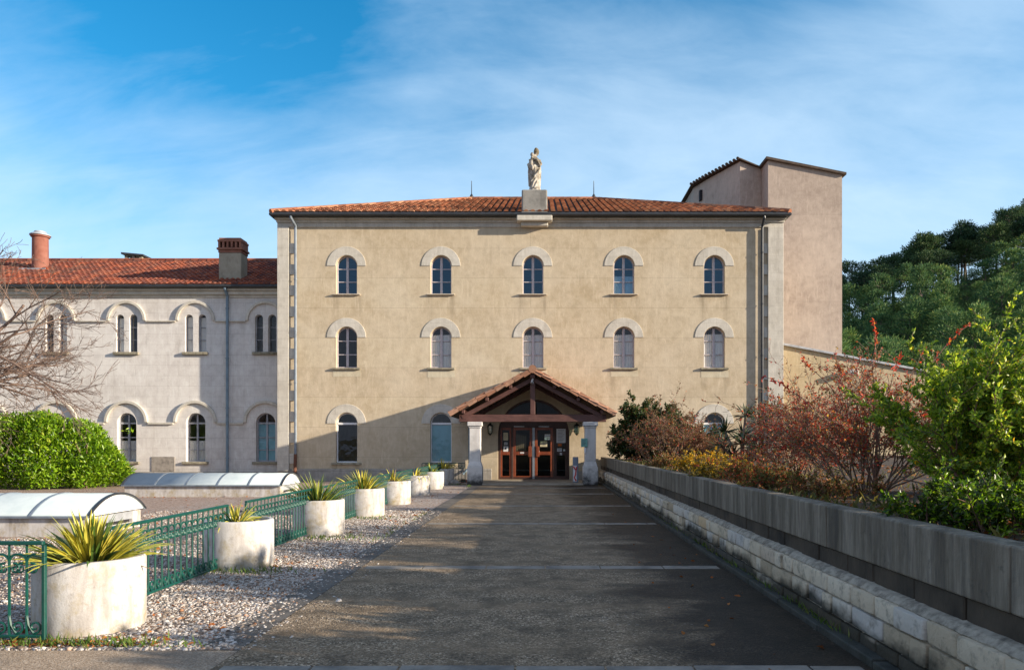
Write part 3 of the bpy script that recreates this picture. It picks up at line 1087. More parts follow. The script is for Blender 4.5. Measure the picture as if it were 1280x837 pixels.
# cornice, gutter, plinth, pilasters
mb = MB()
mb.box(BX0 - .035, BX1 + .035, FY - .05, FY + BD + .05, 10.38, 10.56)
mb.box(BX0 - .06, BX1 + .06, FY - .10, FY + BD + .10, 10.562, 10.66)
mb.box(BX0 - .10, BX1 + .10, FY - .20, FY + BD + .20, 10.662, 10.748)
mb.build('cornice', M['trim'], ab, bevel=.01)
mb = MB()
E0, E1, EY0, EY1 = BX0 - .17, BX1 + .17, FY - .42, FY + BD + .42
for a, b_ in (((E0, EY0), (E1, EY0)), ((E1, EY0), (E1, EY1)), ((E1, EY1), (E0, EY1)), ((E0, EY1), (E0, EY0))):
    mb.tube([(a[0], a[1], 10.80), (b_[0], b_[1], 10.80)], .075, .075, 8)
mb.box(E0 + .03, E1 - .03, EY0 + .03, EY1 - .03, 10.75, 10.83)
mb.build('gutter', M['gutter'], ab, smooth=True)
mb = MB()
mb.box(BX0 - .05, DX - DR - .25, FY - .06, FY - .001, -.05, .40)
mb.box(BX0 - .03, DX - DR - .25, FY - .04, FY - .001, .402, .50)
mb.box(DX + DR + .25, BX1 + .05, FY - .06, FY - .001, -.05, .40)
mb.build('plinth', M['plinth'], ab, bevel=.015)


def pilaster(x0, x1, toothed):
    p = MB()
    p.box(x0, x1, FY - .12, FY - .001, .401, 10.379)
    w = p.build('corner_pilaster', M['trim'], ab, bevel=.008)
    z = .7
    while z < 10.0:
        q = MB()
        if toothed > 0:
            q.box(x1 + .001, x1 + .20, FY - .06, FY - .002, z, z + .42)
        else:
            q.box(x0 - .20, x0 - .001, FY - .06, FY - .002, z, z + .42)
        q.build('quoin', M['trim'], w, bevel=.008)
        z += .86


pilaster(BX0 - .01, BX0 + .46, 1)
pilaster(BX1 - .62, BX1 + .01, -1)


def downpipe(bld, x, y, z0, z1, rr, mat, kick=0.0, swan=None, boot=None):
    mb = MB()
    pts = [(x, y, z0), (x, y, z1)]
    if swan:
        pts += [(x, y, z1 + .12), (x + swan[0], y + swan[1], z1 + .38), (x + swan[0], y + swan[1], z1 + .48)]
    if kick:
        pts = [(x + kick, y - .12, z0 - .32), (x + kick * .3, y - .02, z0 - .12)] + pts
    mb.tube(pts, rr, rr, 8)
    z = z0 + .8
    while z < z1:
        mb.tube([(x, y, z), (x, y, z + .05)], rr * 1.25, rr * 1.25, 8)
        z += 2.1
    p = mb.build('downpipe', mat, bld, smooth=True)
    if boot:
        b2 = MB()
        b2.tube([(x, y, boot), (x - .02, y - .03, .06)], rr * 1.2, rr * 1.2, 8)
        b2.build('pipe_boot', M['rust'], p, smooth=True)
    return p


downpipe(ab, BX0 + .74, FY - .13, 1.1, 10.28, .055, M['zinc'], swan=(-.1, -.27), boot=1.1)
downpipe(ab, BX1 - .86, FY - .13, .1, 10.28, .055, M['gutter'], swan=(0, -.27))
downpipe(ab, -2.98, FY - .10, .60, 2.6, .045, M['pipe_blue'], kick=-.26)

# hipped roof
HALF = (EY1 - EY0) / 2
RISE = 2.95
rx0, rx1, ry = E0 + HALF, E1 - HALF, (EY0 + EY1) / 2
ZR = 10.86
mb = MB()
c = [(E0, EY0, ZR), (E1, EY0, ZR), (E1, EY1, ZR), (E0, EY1, ZR), (rx0, ry, ZR + RISE), (rx1, ry, ZR + RISE)]
mb.cr = .5
mb.cm = 1
mb.add(c, [(0, 1, 5, 4), (1, 2, 5), (2, 3, 4, 5), (3, 0, 4)])
mb.cm = 0
SL = math.hypot(HALF, RISE)
rg = random.Random(11)
W = E1 - E0
cs, sn = HALF / SL, RISE / SL
rows = int(SL / .36)
barrel_tiles(mb, (E0, EY0, ZR), (1, 0, 0), (0, cs, sn), (0, -sn, cs), rows, .36, .272, lambda v: (v * cs + .06, W - v * cs - .06), rg, .35, .04)
D2 = EY1 - EY0
barrel_tiles(mb, (E0, EY1, ZR), (0, -1, 0), (cs, 0, sn), (-sn, 0, cs), rows, .36, .272, lambda v: (v * cs + .06, D2 - v * cs - .06), rg, .35, .04)
barrel_tiles(mb, (E1, EY0, ZR), (0, 1, 0), (-cs, 0, sn), (sn, 0, cs), rows, .36, .272, lambda v: (v * cs + .06, D2 - v * cs - .06), rg, .35, .04)
for a, b_ in ((c[0], c[4]), (c[3], c[4]), (c[1], c[5]), (c[2], c[5]), (c[4], c[5])):
    A = Vector(a); B = Vector(b_)
    n = int((B - A).length / .38)
    for k in range(n):
        mb.cr = rg.random()
        mb.tube([A.lerp(B, k / n) + Vector((0, 0, .02)), A.lerp(B, (k + 1.12) / n) + Vector((0, 0, .05))], .13, .11, 8)
roof = mb.build('roof', [M['tile'], M['tile_under']], ab, smooth=True)
for x in (rx0, rx1):
    f = MB()
    f.lathe([(.09, ZR + RISE + .05), (.10, ZR + RISE + .16), (.05, ZR + RISE + .26), (.022, ZR + RISE + .30), (.015, ZR + RISE + .95)], x, ry, 10)
    f.build('roof_finial', M['gutter'], roof, smooth=True)

# statue pedestal carried on a corbel of the cornice
SX = -.32
mb = MB()
mb.box(SX - .52, SX + .52, FY - .42, FY + .62, 10.87, 11.80)
mb.box(SX - .56, SX + .56, FY - .46, FY + .66, 10.78, 10.90)
mb.build('statue_pedestal', M['pedestal'], ab, bevel=.06, seg=3)
mb = MB()
mb.box(SX - .55, SX + .55, FY - .30, FY - .001, 10.36, 10.52)
mb.box(SX - .72, SX + .72, FY - .50, FY - .001, 10.522, 10.74)
mb.build('corbel', M['trim'], ab, bevel=.03, seg=2)


# entrance doors in the big arch
DY = FY + .20
door = MB()
arch_frame(door, DX, DB, DSP, DR + .01, .10, DY, DY + .10, 24)
door.box(DX - 1.37, DX + 1.37, DY - .015, DY + .10, 2.19, 2.42)
door.box(DX - .93, DX - .85, DY - .005, DY + .10, DB, 2.19)
door.box(DX + .80, DX + .88, DY - .005, DY + .10, DB, 2.19)
dframe = door.build('entrance_door', M['door_dark'], ab, bevel=.008)


def leaf_panel(name, x0, x1, z0, z1, st, mid, mat, y, th=.05):
    m_ = MB()
    m_.box(x0, x0 + st, y, y + th, z0, z1)
    m_.box(x1 - st, x1, y, y + th, z0, z1)
    m_.box(x0 + st, x1 - st, y, y + th, z0, z0 + .13)
    m_.box(x0 + st, x1 - st, y, y + th, z1 - .10, z1)
    m_.box(x0 + st, x1 - st, y, y + th, mid - .07, mid + .07)
    o_ = m_.build(name, mat, dframe, bevel=.006)
    g_ = MB()
    g_.add([(x0 + st, y + .03, z0 + .1), (x1 - st, y + .03, z0 + .1), (x1 - st, y + .03, z1 - .08), (x0 + st, y + .03, z1 - .08)], [(0, 1, 2, 3)])
    return o_, g_


GL = MB()
for nm, x0, x1, st, mt in (('side_panel', DX - 1.37, DX - .93, .07, 'door_wood'), ('door_leaf', DX - .85, DX - .055, .11, 'door_wood'),
                           ('door_leaf', DX + .045, DX + .80, .11, 'door_wood'), ('side_panel', DX + .88, DX + 1.37, .07, 'door_dark')):
    o_, g_ = leaf_panel(nm, x0, x1, DB + .01, 2.188, st, 1.13, M[mt], DY + .012)
    GL.add(g_.v, g_.f)
lun = arch_loop(DX, 2.43, DSP, DR)
lp = [(DX - math.sqrt(DR ** 2 - .55 ** 2) + .05, 2.42), (DX + math.sqrt(DR ** 2 - .55 ** 2) - .05, 2.42)]
t0_ = math.asin(.55 / DR)
lp = [(DX + (DR - .06) * math.cos(t0_ + (math.pi - 2 * t0_) * i / 18), DSP + (DR - .06) * math.sin(t0_ + (math.pi - 2 * t0_) * i / 18)) for i in range(19)]
GL.add([(x, DY + .05, z) for x, z in lp], [tuple(range(19))])
GL.build('door_glass', M['glass_door'], dframe)
mb = MB()
mb.box(DX - .05, DX + .04, DY - .012, DY + .04, DB + .02, 2.185)
mb.build('meeting_strip', simple('aluminium_strip', (.34, .37, .40), .4, .15, 5, .6, bump_s=0), dframe)
for x in (DX - .22, DX + .10):
    mb = MB()
    mb.box(x, x + .13, DY - .05, DY + .008, .98, 1.42)
    mb.build('push_plate', M['door_wood'], dframe, bevel=.01)
for x in (DX - .60, DX + .42):
    mb = MB()
    mb.box(x - .22, x + .22, DY - .05, DY - .017, 2.205, 2.26)
    mb.build('door_closer', M['lead'], dframe, bevel=.008)


def notice(x0, x1, z0, z1, mat='paper', lines=0, y=None, name='notice'):
    y = DY - .004 if y is None else y
    m_ = MB()
    m_.box(x0, x1, y, y + .006, z0, z1)
    for k in range(lines):
        m_.cm = 1
        zz_ = z1 - (k + 1) * (z1 - z0) / (lines + 1)
        m_.box(x0 + (x1 - x0) * .14, x1 - (x1 - x0) * (.14 + .2 * ((k * 7) % 3) / 2), y - .003, y - .0005, zz_ - .006, zz_ + .006)
    return m_.build(name, [M[mat], M['ink']], dframe)


YN = DY + .030
notice(DX - 1.25, DX - 1.05, 1.20, 1.42, 'paper', 0, YN)
notice(DX - 1.19, DX - 1.12, 1.28, 1.38, 'ink', 0, YN - .006)
notice(DX - 1.22, DX - 1.08, 1.48, 1.58, 'paper', 3, YN)
notice(DX - 1.25, DX - 1.06, 1.66, 1.98, 'paper_yellow', 3, YN)
for k in range(5):
    notice(DX - .72 + k * .085, DX - .655 + k * .085, 1.22, 1.92 - .02 * k, 'paper_yellow', 0, YN + .05, 'leaflet_strip')
notice(DX - .56, DX - .40, 1.12, 1.18, 'paper', 1, DY + .004)
notice(DX + .10, DX + .24, 1.18, 1.24, 'paper', 1, DY + .004)
notice(DX + .27, DX + .56, 1.40, 1.62, 'paper_yellow', 4, YN)
notice(DX + .45, DX + .72, 1.68, 1.92, 'paper', 2, YN)
notice(DX + .94, DX + 1.32, 1.56, 2.14, 'paper', 9, DY + .004)
notice(DX + 1.0, DX + 1.16, 1.42, 1.53, 'orange_paper', 0, DY + .004)
notice(DX + .97, DX + 1.16, 1.20, 1.34, 'paper', 3, DY + .004)
notice(DX + 1.22, DX + 1.30, 1.22, 1.30, 'paper', 0, DY + .004)
notice(DX + 1.08, DX + 1.17, 1.06, 1.15, 'paper', 1, DY + .004)

# ------------------------------------------------------------------ entrance porch
PY0, PY1 = 27.2, 30.49
pc = thing('entrance_porch', 'timber entrance porch with tiled gable roof on two white stone pillars', 'porch', (DX, 28.8, 0))
PRZ, PEZ, PHW = 4.20, 2.60, 3.05
PXC = -.36
mb = MB()
mb.cr = .5
mb.cm = 1
for s in (-1, 1):
    th = .07
    A = (PXC, PRZ); B = (PXC + s * PHW, PEZ)
    lo = [(A[0], PY0 + .1, A[1] - th), (B[0], PY0 + .1, B[1] - th), (B[0], PY1, B[1] - th), (A[0], PY1, A[1] - th)]
    hi = [(x, y, z + th) for x, y, z in lo]
    if s < 0:
        lo = [lo[1], lo[0], lo[3], lo[2]]
        hi = [hi[1], hi[0], hi[3], hi[2]]
    mb.hexa(lo, hi)
mb.cm = 0
pl = math.hypot(PHW, PRZ - PEZ)
pcs, psn = PHW / pl, (PRZ - PEZ) / pl
rp = random.Random(5)
for s in (-1, 1):
    barrel_tiles(mb, (PXC + s * PHW, PY0 + .06, PEZ), (0, 1, 0), (-s * pcs, 0, psn), (s * psn, 0, pcs), int(pl / .36), .36 * pl / (.36 * int(pl / .36)), .215,
                 lambda v: (0, PY1 - PY0 - .1), rp, .52, .03)
    # verge tiles turned down over the gable edge
    nrow = 9
    for k in range(nrow):
        a = Vector((PXC + s * PHW, PY0, PEZ)).lerp(Vector((PXC, PY0, PRZ)), k / nrow)
        b_ = Vector((PXC + s * PHW, PY0, PEZ)).lerp(Vector((PXC, PY0, PRZ)), (k + 1) / nrow - .008)
        mb.cr = rp.random()
        lift = .015 * (k % 2)
        mb.beam(a + Vector((0, .05, .0 + lift)), b_ + Vector((0, .05, .03 + lift)), .15, .17)
proof = mb.build('porch_roof', [M['tile_porch'], M['tile_under']], pc, smooth=True)
mb = MB()
for k in range(8):
    y = PY0 - .04 + k * (PY1 - PY0) / 8
    mb.cr = rp.random()
    mb.tube([(PXC, y, PRZ + .05), (PXC, y + .46, PRZ + .07)], .15, .12, 10)
mb.build('ridge_tile', M['tile_porch'], proof, smooth=True)

TY = 27.62
mb = MB(); mb.box(PXC - 2.72, PXC + 2.72, TY - .11, TY + .11, 2.33, 2.60)
mb.build('tie_beam', M['wood'], pc, bevel=.012)
mb = MB(); mb.box(PXC - .09, PXC + .09, TY - .08, TY + .08, 2.602, 3.95)
mb.build('king_post', M['wood'], pc, bevel=.01)
for s in (-1, 1):
    mb = MB()
    mb.beam((PXC + s * 2.62, TY, 2.50), (PXC + s * .02, TY, 3.90), .15, .25, (0, 1, 0))
    mb.build('rafter', M['wood'], pc, bevel=.01)
    mb = MB()
    mb.beam((PXC + s * 2.62, PY1 - .12, 2.50), (PXC + s * .02, PY1 - .12, 3.90), .15, .22, (0, 1, 0))
    mb.build('rafter', M['wood'], pc, bevel=.01)
    for t in (.12, .42, .72):
        m2 = MB()
        x = PXC + s * 2.9 * (1 - t)
        z = PEZ + (PRZ - PEZ) * (1 - (1 - t) * 2.9 / PHW) - .16
        m2.beam((x, PY0 + .12, z), (x, PY1, z), .11, .13)
        m2.build('purlin', M['wood'], pc, bevel=.008)
mb = MB()
mb.box(PXC - .09, PXC + .09, PY0 + .1, PY1, 3.93, 4.10)
mb.build('ridge_beam', M['wood'], pc, bevel=.008)
for s in (-1, 1):
    m2 = MB()
    m2.box(PXC + s * 2.15 - .09, PXC + s * 2.15 + .09, TY + .11, PY1, 2.34, 2.56)
    m2.build('wall_plate', M['wood'], pc, bevel=.008)

M['pillar'] = simple('white_stone_pillar', (.66, .64, .62), .85, .2, 3, bump_s=.25, dirt=(.44, .40, .37))


def pillar_dark():
    m, nt, b, p = new_mat('stained_pillar_base')
    g = noise_n(nt, p, 4, 6, .7)
    s = nd(nt, 'ShaderNodeSeparateXYZ', {0: p})
    f = math_n(nt, 'ADD', g, math_n(nt, 'MULTIPLY', math_n(nt, 'SUBTRACT', .34, s.outputs[2]), .75))
    c = ramp(nt, f, [(.36, (.62, .60, .58)), (.55, (.34, .33, .32)), (.72, (.05, .048, .045))])
    setb(nt, b, Base_Color=c, Roughness=.9)
    bump(nt, b, g, .4, .01)
    return m


M['pillar_base'] = pillar_dark()
for s in (-1, 1):
    cx = PXC + s * 2.13
    m2 = MB()
    m2.box(cx - .205, cx + .205, TY - .205, TY + .205, .76, 2.14)
    m2.hexa([(cx - .265, TY - .265, .68), (cx + .265, TY - .265, .68), (cx + .265, TY + .265, .68), (cx - .265, TY + .265, .68)],
            [(cx - .21, TY - .21, .86), (cx + .21, TY - .21, .86), (cx + .21, TY + .21, .86), (cx - .21, TY + .21, .86)])
    pil = m2.build('pillar', M['pillar'], pc, bevel=.02, seg=2)
    m3 = MB()
    m3.box(cx - .275, cx + .275, TY - .275, TY + .275, .0, .68)
    m3.build('pillar_base', M['pillar_base'], pil, bevel=.02, seg=2)
    m3 = MB()
    m3.box(cx - .23, cx + .23, TY - .23, TY + .23, 2.10, 2.17)
    m3.box(cx - .275, cx + .275, TY - .275, TY + .275, 2.172, 2.328)
    m3.build('capital', M['pillar'], pil, bevel=.02, seg=2)

# things fixed at the entrance
def lantern(x, label):
    t = thing('wall_lantern', label, 'lantern', (x, FY - .12, 1.95), 'lanterns flanking the entrance doors')
    m_ = MB()
    m_.lathe([(.015, 2.39), (.03, 2.36), (.04, 2.33), (.12, 2.27), (.125, 2.24)], x, FY - .16, 6)
    m_.lathe([(.075, 1.93), (.085, 1.95), (.05, 1.90), (.02, 1.86)], x, FY - .16, 6)
    for k in range(6):
        a = math.pi / 3 * k
        m_.tube([(x + .115 * math.cos(a), FY - .16 + .115 * math.sin(a), 2.25), (x + .08 * math.cos(a), FY - .16 + .08 * math.sin(a), 1.94)], .009, .009, 4)
    m_.build('lantern_cage', M['copper_dark'], t)
    g_ = MB()
    g_.lathe([(.075, 1.945), (.108, 2.245)], x, FY - .16, 6)
    g_.build('lantern_glass', M['lamp_glass'], t)
    b_ = MB()
    b_.box(x - .035, x + .035, FY - .025, FY - .002, 2.0, 2.36)
    b_.tube([(x, FY - .02, 2.1), (x, FY - .10, 2.02), (x, FY - .15, 1.92)], .012, .012, 6)
    b_.build('bracket', M['copper_dark'], t)


lantern(-2.13, 'green black wall lantern beside the white sunlit porch pillar')
lantern(1.40, 'green black wall lantern on the wall near the pillar with the sign plate')

t = thing('security_camera', 'small white dome camera under the peak of the porch gable', 'camera', (PXC, TY - .16, 3.72))
mb = MB()
mb.lathe([(.035, 3.80), (.04, 3.86), (.02, 3.90)], PXC - .02, TY - .17, 10)
mb.box(PXC - .03, PXC + .03, TY - .20, TY - .082, 3.86, 3.93)
mb.build('mount', M['white_plastic'], t, smooth=True)
mb = MB()
bm_ = bmesh.new(); bmesh.ops.create_uvsphere(bm_, u_segments=12, v_segments=8, radius=.058)
mb.add([(v.co.x + PXC - .02, v.co.y + TY - .17, v.co.z + 3.78) for v in bm_.verts], [tuple(v.index for v in f.verts) for f in bm_.faces]); bm_.free()
ball = mb.build('camera_head', M['white_plastic'], t, smooth=True)
mb = MB(); mb.tube([(PXC - .02, TY - .215, 3.77), (PXC - .02, TY - .232, 3.765)], .028, .028, 10)
mb.build('lens', M['copper_dark'], ball)

t = thing('sign_plate', 'small pale green plate fixed to the front of the porch pillar in shade', 'sign', (1.60, TY - .24, 1.55))
mb = MB(); mb.box(1.42, 1.66, TY - .265, TY - .24, 1.40, 1.72)
mb.build('plate', M['sign_green'], t, bevel=.006)
mb = MB()
for k in range(4):
    mb.box(1.45, 1.60 - .03 * (k % 2), TY - .269, TY - .2655, 1.64 - k * .05, 1.655 - k * .05)
mb.build('lettering', M['ink'], t)
mb = MB(); mb.box(1.54, 1.60, TY - .25, TY - .21, 1.18, 1.38)
mb.build('small_label', M['paper'], t)

t = thing('barrier_post', 'short grey post wrapped with red and white tape on the landing step', 'post', (1.26, 28.2, .055))
mb = MB(); mb.box(1.15, 1.36, 28.12, 28.30, .056, 1.02)
post = mb.build('post', M['post_grey'], t, bevel=.015)
mb = MB(); mb.box(1.165, 1.30, 28.108, 28.119, .10, .70)
mb.build('white_panel', M['white_plastic'], t)
mb = MB()
zp = [(1.17, .66), (1.27, .52), (1.25, .34), (1.20, .24), (1.28, .12)]
for a, b_ in zip(zp[:-1], zp[1:]):
    mb.beam((a[0], 28.10, a[1]), (b_[0], 28.10, b_[1]), .012, .045)
mb.beam((1.27, 28.10, .52), (1.30, 28.10, .66), .012, .04)
mb.build('tape', M['red_tape'], t)

# ------------------------------------------------------------------ statue on the pedestal
def build_statue():
    prof = [(0, .33, .26), (.05, .34, .27), (.25, .29, .24), (.55, .27, .22), (.85, .285, .22), (1.05, .27, .205), (1.22, .29, .20), (1.36, .27, .18), (1.45, .17, .13), (1.52, .085, .085), (1.58, .075, .08)]
    n = 40
    vs = []
    zs = np.linspace(0, 1.58, 60)
    pz = [p[0] for p in prof]
    for z in zs:
        a = np.interp(z, pz, [p[1] for p in prof])
        b_ = np.interp(z, pz, [p[2] for p in prof])
        amp = .045 * max(0, min(1, (1.2 - z) / .3))
        sway = .035 * math.sin(z * 2.1)
        for k in range(n):
            t_ = 2 * math.pi * k / n
            f = 1 + amp * math.sin(9 * t_ + 3.6 * z) + amp * .6 * math.sin(5 * t_ - 5 * z + 1)
            vs.append((a * f * math.cos(t_) + sway, b_ * f * math.sin(t_), z))
    fs = [(i * n + k, i * n + (k + 1) % n, (i + 1) * n + (k + 1) % n, (i + 1) * n + k) for i in range(59) for k in range(n)]
    fs += [tuple(range(n))[::-1], tuple(59 * n + k for k in range(n))]
    mb = MB()
    mb.add(vs, fs)

    def blob(c, r, m=12):
        bm = bmesh.new()
        bmesh.ops.create_uvsphere(bm, u_segments=m, v_segments=m - 2, radius=1)
        mb.add([(c[0] + v.co.x * r[0], c[1] + v.co.y * r[1], c[2] + v.co.z * r[2]) for v in bm.verts], [tuple(v.index for v in f.verts) for f in bm.faces])
        bm.free()
    # head turned towards the child, with veil
    blob((.07, -.02, 1.72), (.105, .12, .145))
    blob((.085, .04, 1.70), (.135, .13, .17))
    blob((.02, -.12, 1.70), (.022, .03, .03), 8)
    # arms: one under the child, the other across the chest
    mb.tube([(-.25, .0, 1.36), (-.34, -.04, 1.16), (-.30, -.16, 1.0), (-.12, -.24, 1.0), (.02, -.25, 1.06)], .095, .055, 10)
    mb.tube([(.26, .0, 1.34), (.35, -.05, 1.17), (.31, -.17, 1.08), (.18, -.23, 1.24), (.10, -.25, 1.33)], .09, .05, 10)
    # child sitting on the arm
    mb.tube([(-.20, -.15, 1.08), (-.17, -.16, 1.25), (-.13, -.14, 1.42)], .12, .085, 10)
    blob((-.12, -.14, 1.535), (.085, .09, .10))
    mb.tube([(-.12, -.18, 1.36), (-.02, -.24, 1.34), (.08, -.24, 1.36)], .04, .03, 8)
    mb.tube([(-.20, -.2, 1.08), (-.12, -.30, 1.02), (-.10, -.29, .86)], .06, .04, 8)
    # mantle swept across to the hip
    mb.tube([(.30, -.02, 1.05), (.24, -.22, .86), (.0, -.28, .62), (-.2, -.22, .42), (-.26, -.1, .22)], .05, .035, 8)
    mb.tube([(.28, -.06, .86), (.16, -.24, .66), (-.04, -.27, .40), (-.16, -.22, .18)], .04, .03, 8)
    mb.tube([(.27, -.02, .62), (.14, -.24, .42), (-.02, -.26, .16)], .035, .025, 8)
    mb.tube([(-.24, .05, 1.38), (-.32, .06, .9), (-.29, .05, .3)], .07, .06, 8)
    mb.tube([(.24, .06, 1.38), (.31, .07, .9), (.28, .06, .3)], .07, .06, 8)
    mb.lathe([(.36, -.0), (.36, .06), (.30, .07)], 0, 0, 20)
    mb.v = [(x * (.74 if z < 1.5 else .86), y * .8, z) for x, y, z in mb.v]
    o_ = mb.build('statue', M['statue'], None, smooth=True, angle=0)
    rm = o_.modifiers.new('Remesh', 'REMESH')
    rm.mode = 'VOXEL'
    rm.voxel_size = .022
    rm.use_smooth_shade = True
    o_.location = (SX, FY + .06, 11.80)
    tag(o_, 'weathered white stone statue of a robed woman holding a child on the roof edge pedestal', 'statue')


build_statue()

# ------------------------------------------------------------------ left wing
WY = 31.5
WX0, WX1 = -34.0, -10.83
WE = 8.12
wg = thing('wing_building', 'long pale stone two storey wing with red tiled roof and paired arched windows', 'building', (-22, WY, 0))
ucx = [-32.3, -29.4, -26.45, -23.5, -20.58, -17.6, -14.68, -11.72]
holes = []
for x in ucx:
    for s in (-1, 1):
        if x + s * .28 + .17 < WX1:
            holes.append(arch_loop(x + s * .28, 5.40, 6.82, .17, 12))
    holes.append(arch_loop(x + .0, .77, 2.415, .41))
mb = wall_front([(WX0, -.05), (WX1, -.05), (WX1, WE), (WX0, WE)], holes, WY, .30)
WD = 10.0
mb.add([(WX0, WY, -.05), (WX0, WY + WD, -.05), (WX0, WY + WD, WE), (WX0, WY + WD / 2, WE + 2.35), (WX0, WY, WE)], [(0, 1, 2, 3, 4)])
mb.add([(WX0, WY + WD, -.05), (WX1, WY + WD, -.05), (WX1, WY + WD, WE), (WX0, WY + WD, WE)], [(0, 1, 2, 3)])
mb.build('wall', M['pale_wall'], wg)
rw = random.Random(3)
for i, x in enumerate(ucx):
    for s in (-1, 1):
        bk = 'curtain' if (i + s) % 3 else None
        if i == 7 and s == 1:
            bk = None
        w = make_window(wg, x + s * .28, 5.40, 6.82, .17, WY, M['frame_dark'], 'narrow', bk, None, None, fw=.035, rec=.16)
    w = MB()
    w.box(x - .54, x + .54, WY - .12, WY - .001, 5.28, 5.397)
    w.build('paired_window_sill', M['sill'], wg, bevel=.015)
    h = MB()
    h.arch_band(x, 6.73, .72, .83, WY - .10, WY - .001, 22)
    h.build('hood_mould', M['trim'], wg, bevel=.01)
    bk = 'blind' if i == 7 else 'curtain'
    w = make_window(wg, x, .77, 2.415, .41, WY, M['frame_dark'], 'cross', bk, 1.65, M['sill'], .11, .14, rec=.18)
    h = MB()
    h.arch_band(x, 2.43, .80, .92, WY - .11, WY - .001, 22)
    h.build('hood_mould', M['trim'], wg, bevel=.01)
for zc, rr, hh in ((6.73, .83, .065), (2.43, .92, .09)):
    prev = WX0
    for x in ucx + [None]:
        x1 = (x - rr) if x is not None else WX1
        if x1 - prev > .05:
            s_ = MB()
            s_.box(prev + .002, x1 - .002, WY - .09, WY - .001, zc - hh, zc + .0)
            s_.build('string_course', M['trim'], wg, bevel=.01)
        prev = x + rr if x is not None else prev
mb = MB()
mb.box(WX0, WX1, WY - .06, WY - .001, 7.70, 7.80)
mb.box(WX0, WX1, WY - .16, WY - .001, 7.802, 7.95)
mb.box(WX0, WX1, WY - .26, WY - .001, 7.952, 8.06)
mb.build('cornice', M['trim'], wg, bevel=.015)
mb = MB()
mb.tube([(WX0, WY - .40, 8.12), (WX1, WY - .40, 8.12)], .07, .07, 8)
mb.box(WX0, WX1, WY - .38, WY, 8.062, 8.13)
mb.build('gutter', M['gutter'], wg, smooth=True)
downpipe(wg, -13.29, WY - .12, .1, 7.62, .06, M['pipe_blue'], swan=(0, -.24))
mb = MB()
mb.box(WX0, WX1, WY - .05, WY - .002, -.05, .34)
mb.build('plinth', M['plinth'], wg, bevel=.01)
mb = MB()
mb.box(-16.55, -15.55, WY - .03, WY - .001, .345, .98)
mb.build('worn_stone_patch', M['rubble'], wg, bevel=.02)
# roof
mb = MB()
mb.cr = .5
mb.cm = 1
WR0 = WY - .42
rid = WY + WD / 2
rz0, rz1 = 8.15, 8.15 + 2.32
mb.add([(WX0, WR0, rz0), (WX1, WR0, rz0), (WX1, rid, rz1), (WX0, rid, rz1), (WX0, 2 * rid - WR0, rz0), (WX1, 2 * rid - WR0, rz0)], [(0, 1, 2, 3), (3, 2, 5, 4)])
mb.cm = 0
hl = math.hypot(rid - WR0, rz1 - rz0)
wcs, wsn = (rid - WR0) / hl, (rz1 - rz0) / hl
barrel_tiles(mb, (WX0, WR0, rz0), (1, 0, 0), (0, wcs, wsn), (0, -wsn, wcs), int(hl / .33), .33, .225, lambda v: (.1, WX1 - WX0 - .12), random.Random(8), .44, .03)
n = int((WX1 - WX0) / .4)
for k in range(n):
    mb.cr = rw.random()
    x = WX0 + k * .4
    mb.tube([(x, rid, rz1 + .03), (x + .44, rid, rz1 + .05)], .12, .10, 8)
wroof = mb.build('roof', [M['tile_red'], M['tile_under']], wg, smooth=True)


def wroof_z(y):
    return rz0 + (y - WR0) / (rid - WR0) * (rz1 - rz0)


# square chimney with brick top
cx, cy = -13.42, 32.3
ch = MB()
ch.box(cx - .48, cx + .48, cy - .35, cy + .35, 8.1, 9.72)
c1 = ch.build('chimney', M['chimney_cement'], wroof, bevel=.02)
k_ = MB()
k_.box(cx - .50, cx + .50, cy - .37, cy + .37, 9.722, 9.84)
k_.box(cx - .55, cx + .55, cy - .42, cy + .42, 9.842, 9.93)
for i in range(6):
    x = cx - .45 + i * .18
    k_.box(x - .045, x + .045, cy - .40, cy + .40, 9.932, 10.18)
for s in (-1, 1):
    k_.box(cx - .36, cx + .36, cy + s * .12 - .05, cy + s * .12 + .05, 9.93, 10.18)
k_.box(cx - .52, cx + .52, cy - .40, cy + .40, 10.182, 10.28)
k_.box(cx - .47, cx + .47, cy - .36, cy + .36, 10.282, 10.36)
k_.build('chimney_top', M['brick_cap'], c1, bevel=.012)
k_ = MB()
k_.box(cx - .53, cx + .53, cy - .42, cy - .352, 8.30, 8.47)
k_.box(cx - .62, cx + .62, cy - .50, cy - .37, 8.28, 8.33)
k_.build('flashing', M['lead'], c1)
# round terracotta chimney
cx, cy = -23.35, 34.6
ch = MB()
zb = wroof_z(cy)
ch.lathe([(.345, zb - .3), (.335, zb + .55), (.33, zb + 1.42), (.39, zb + 1.45), (.40, zb + 1.52), (.28, zb + 1.56)], cx, cy, 20)
c2 = ch.build('chimney', M['terracotta'], wroof, smooth=True)
k_ = MB()
k_.lathe([(.44, zb + 1.522), (.43, zb + 1.57), (.26, zb + 1.66), (.24, zb + 1.72), (.10, zb + 1.75)], cx, cy, 16)
k_.build('chimney_cowl', M['lead'], c2, smooth=True)
k_ = MB()
k_.box(cx - .62, cx + .60, cy - .55, cy - .2, wroof_z(cy - .5) + .02, wroof_z(cy - .5) + .12)
k_.build('flashing', M['lead'], c2)
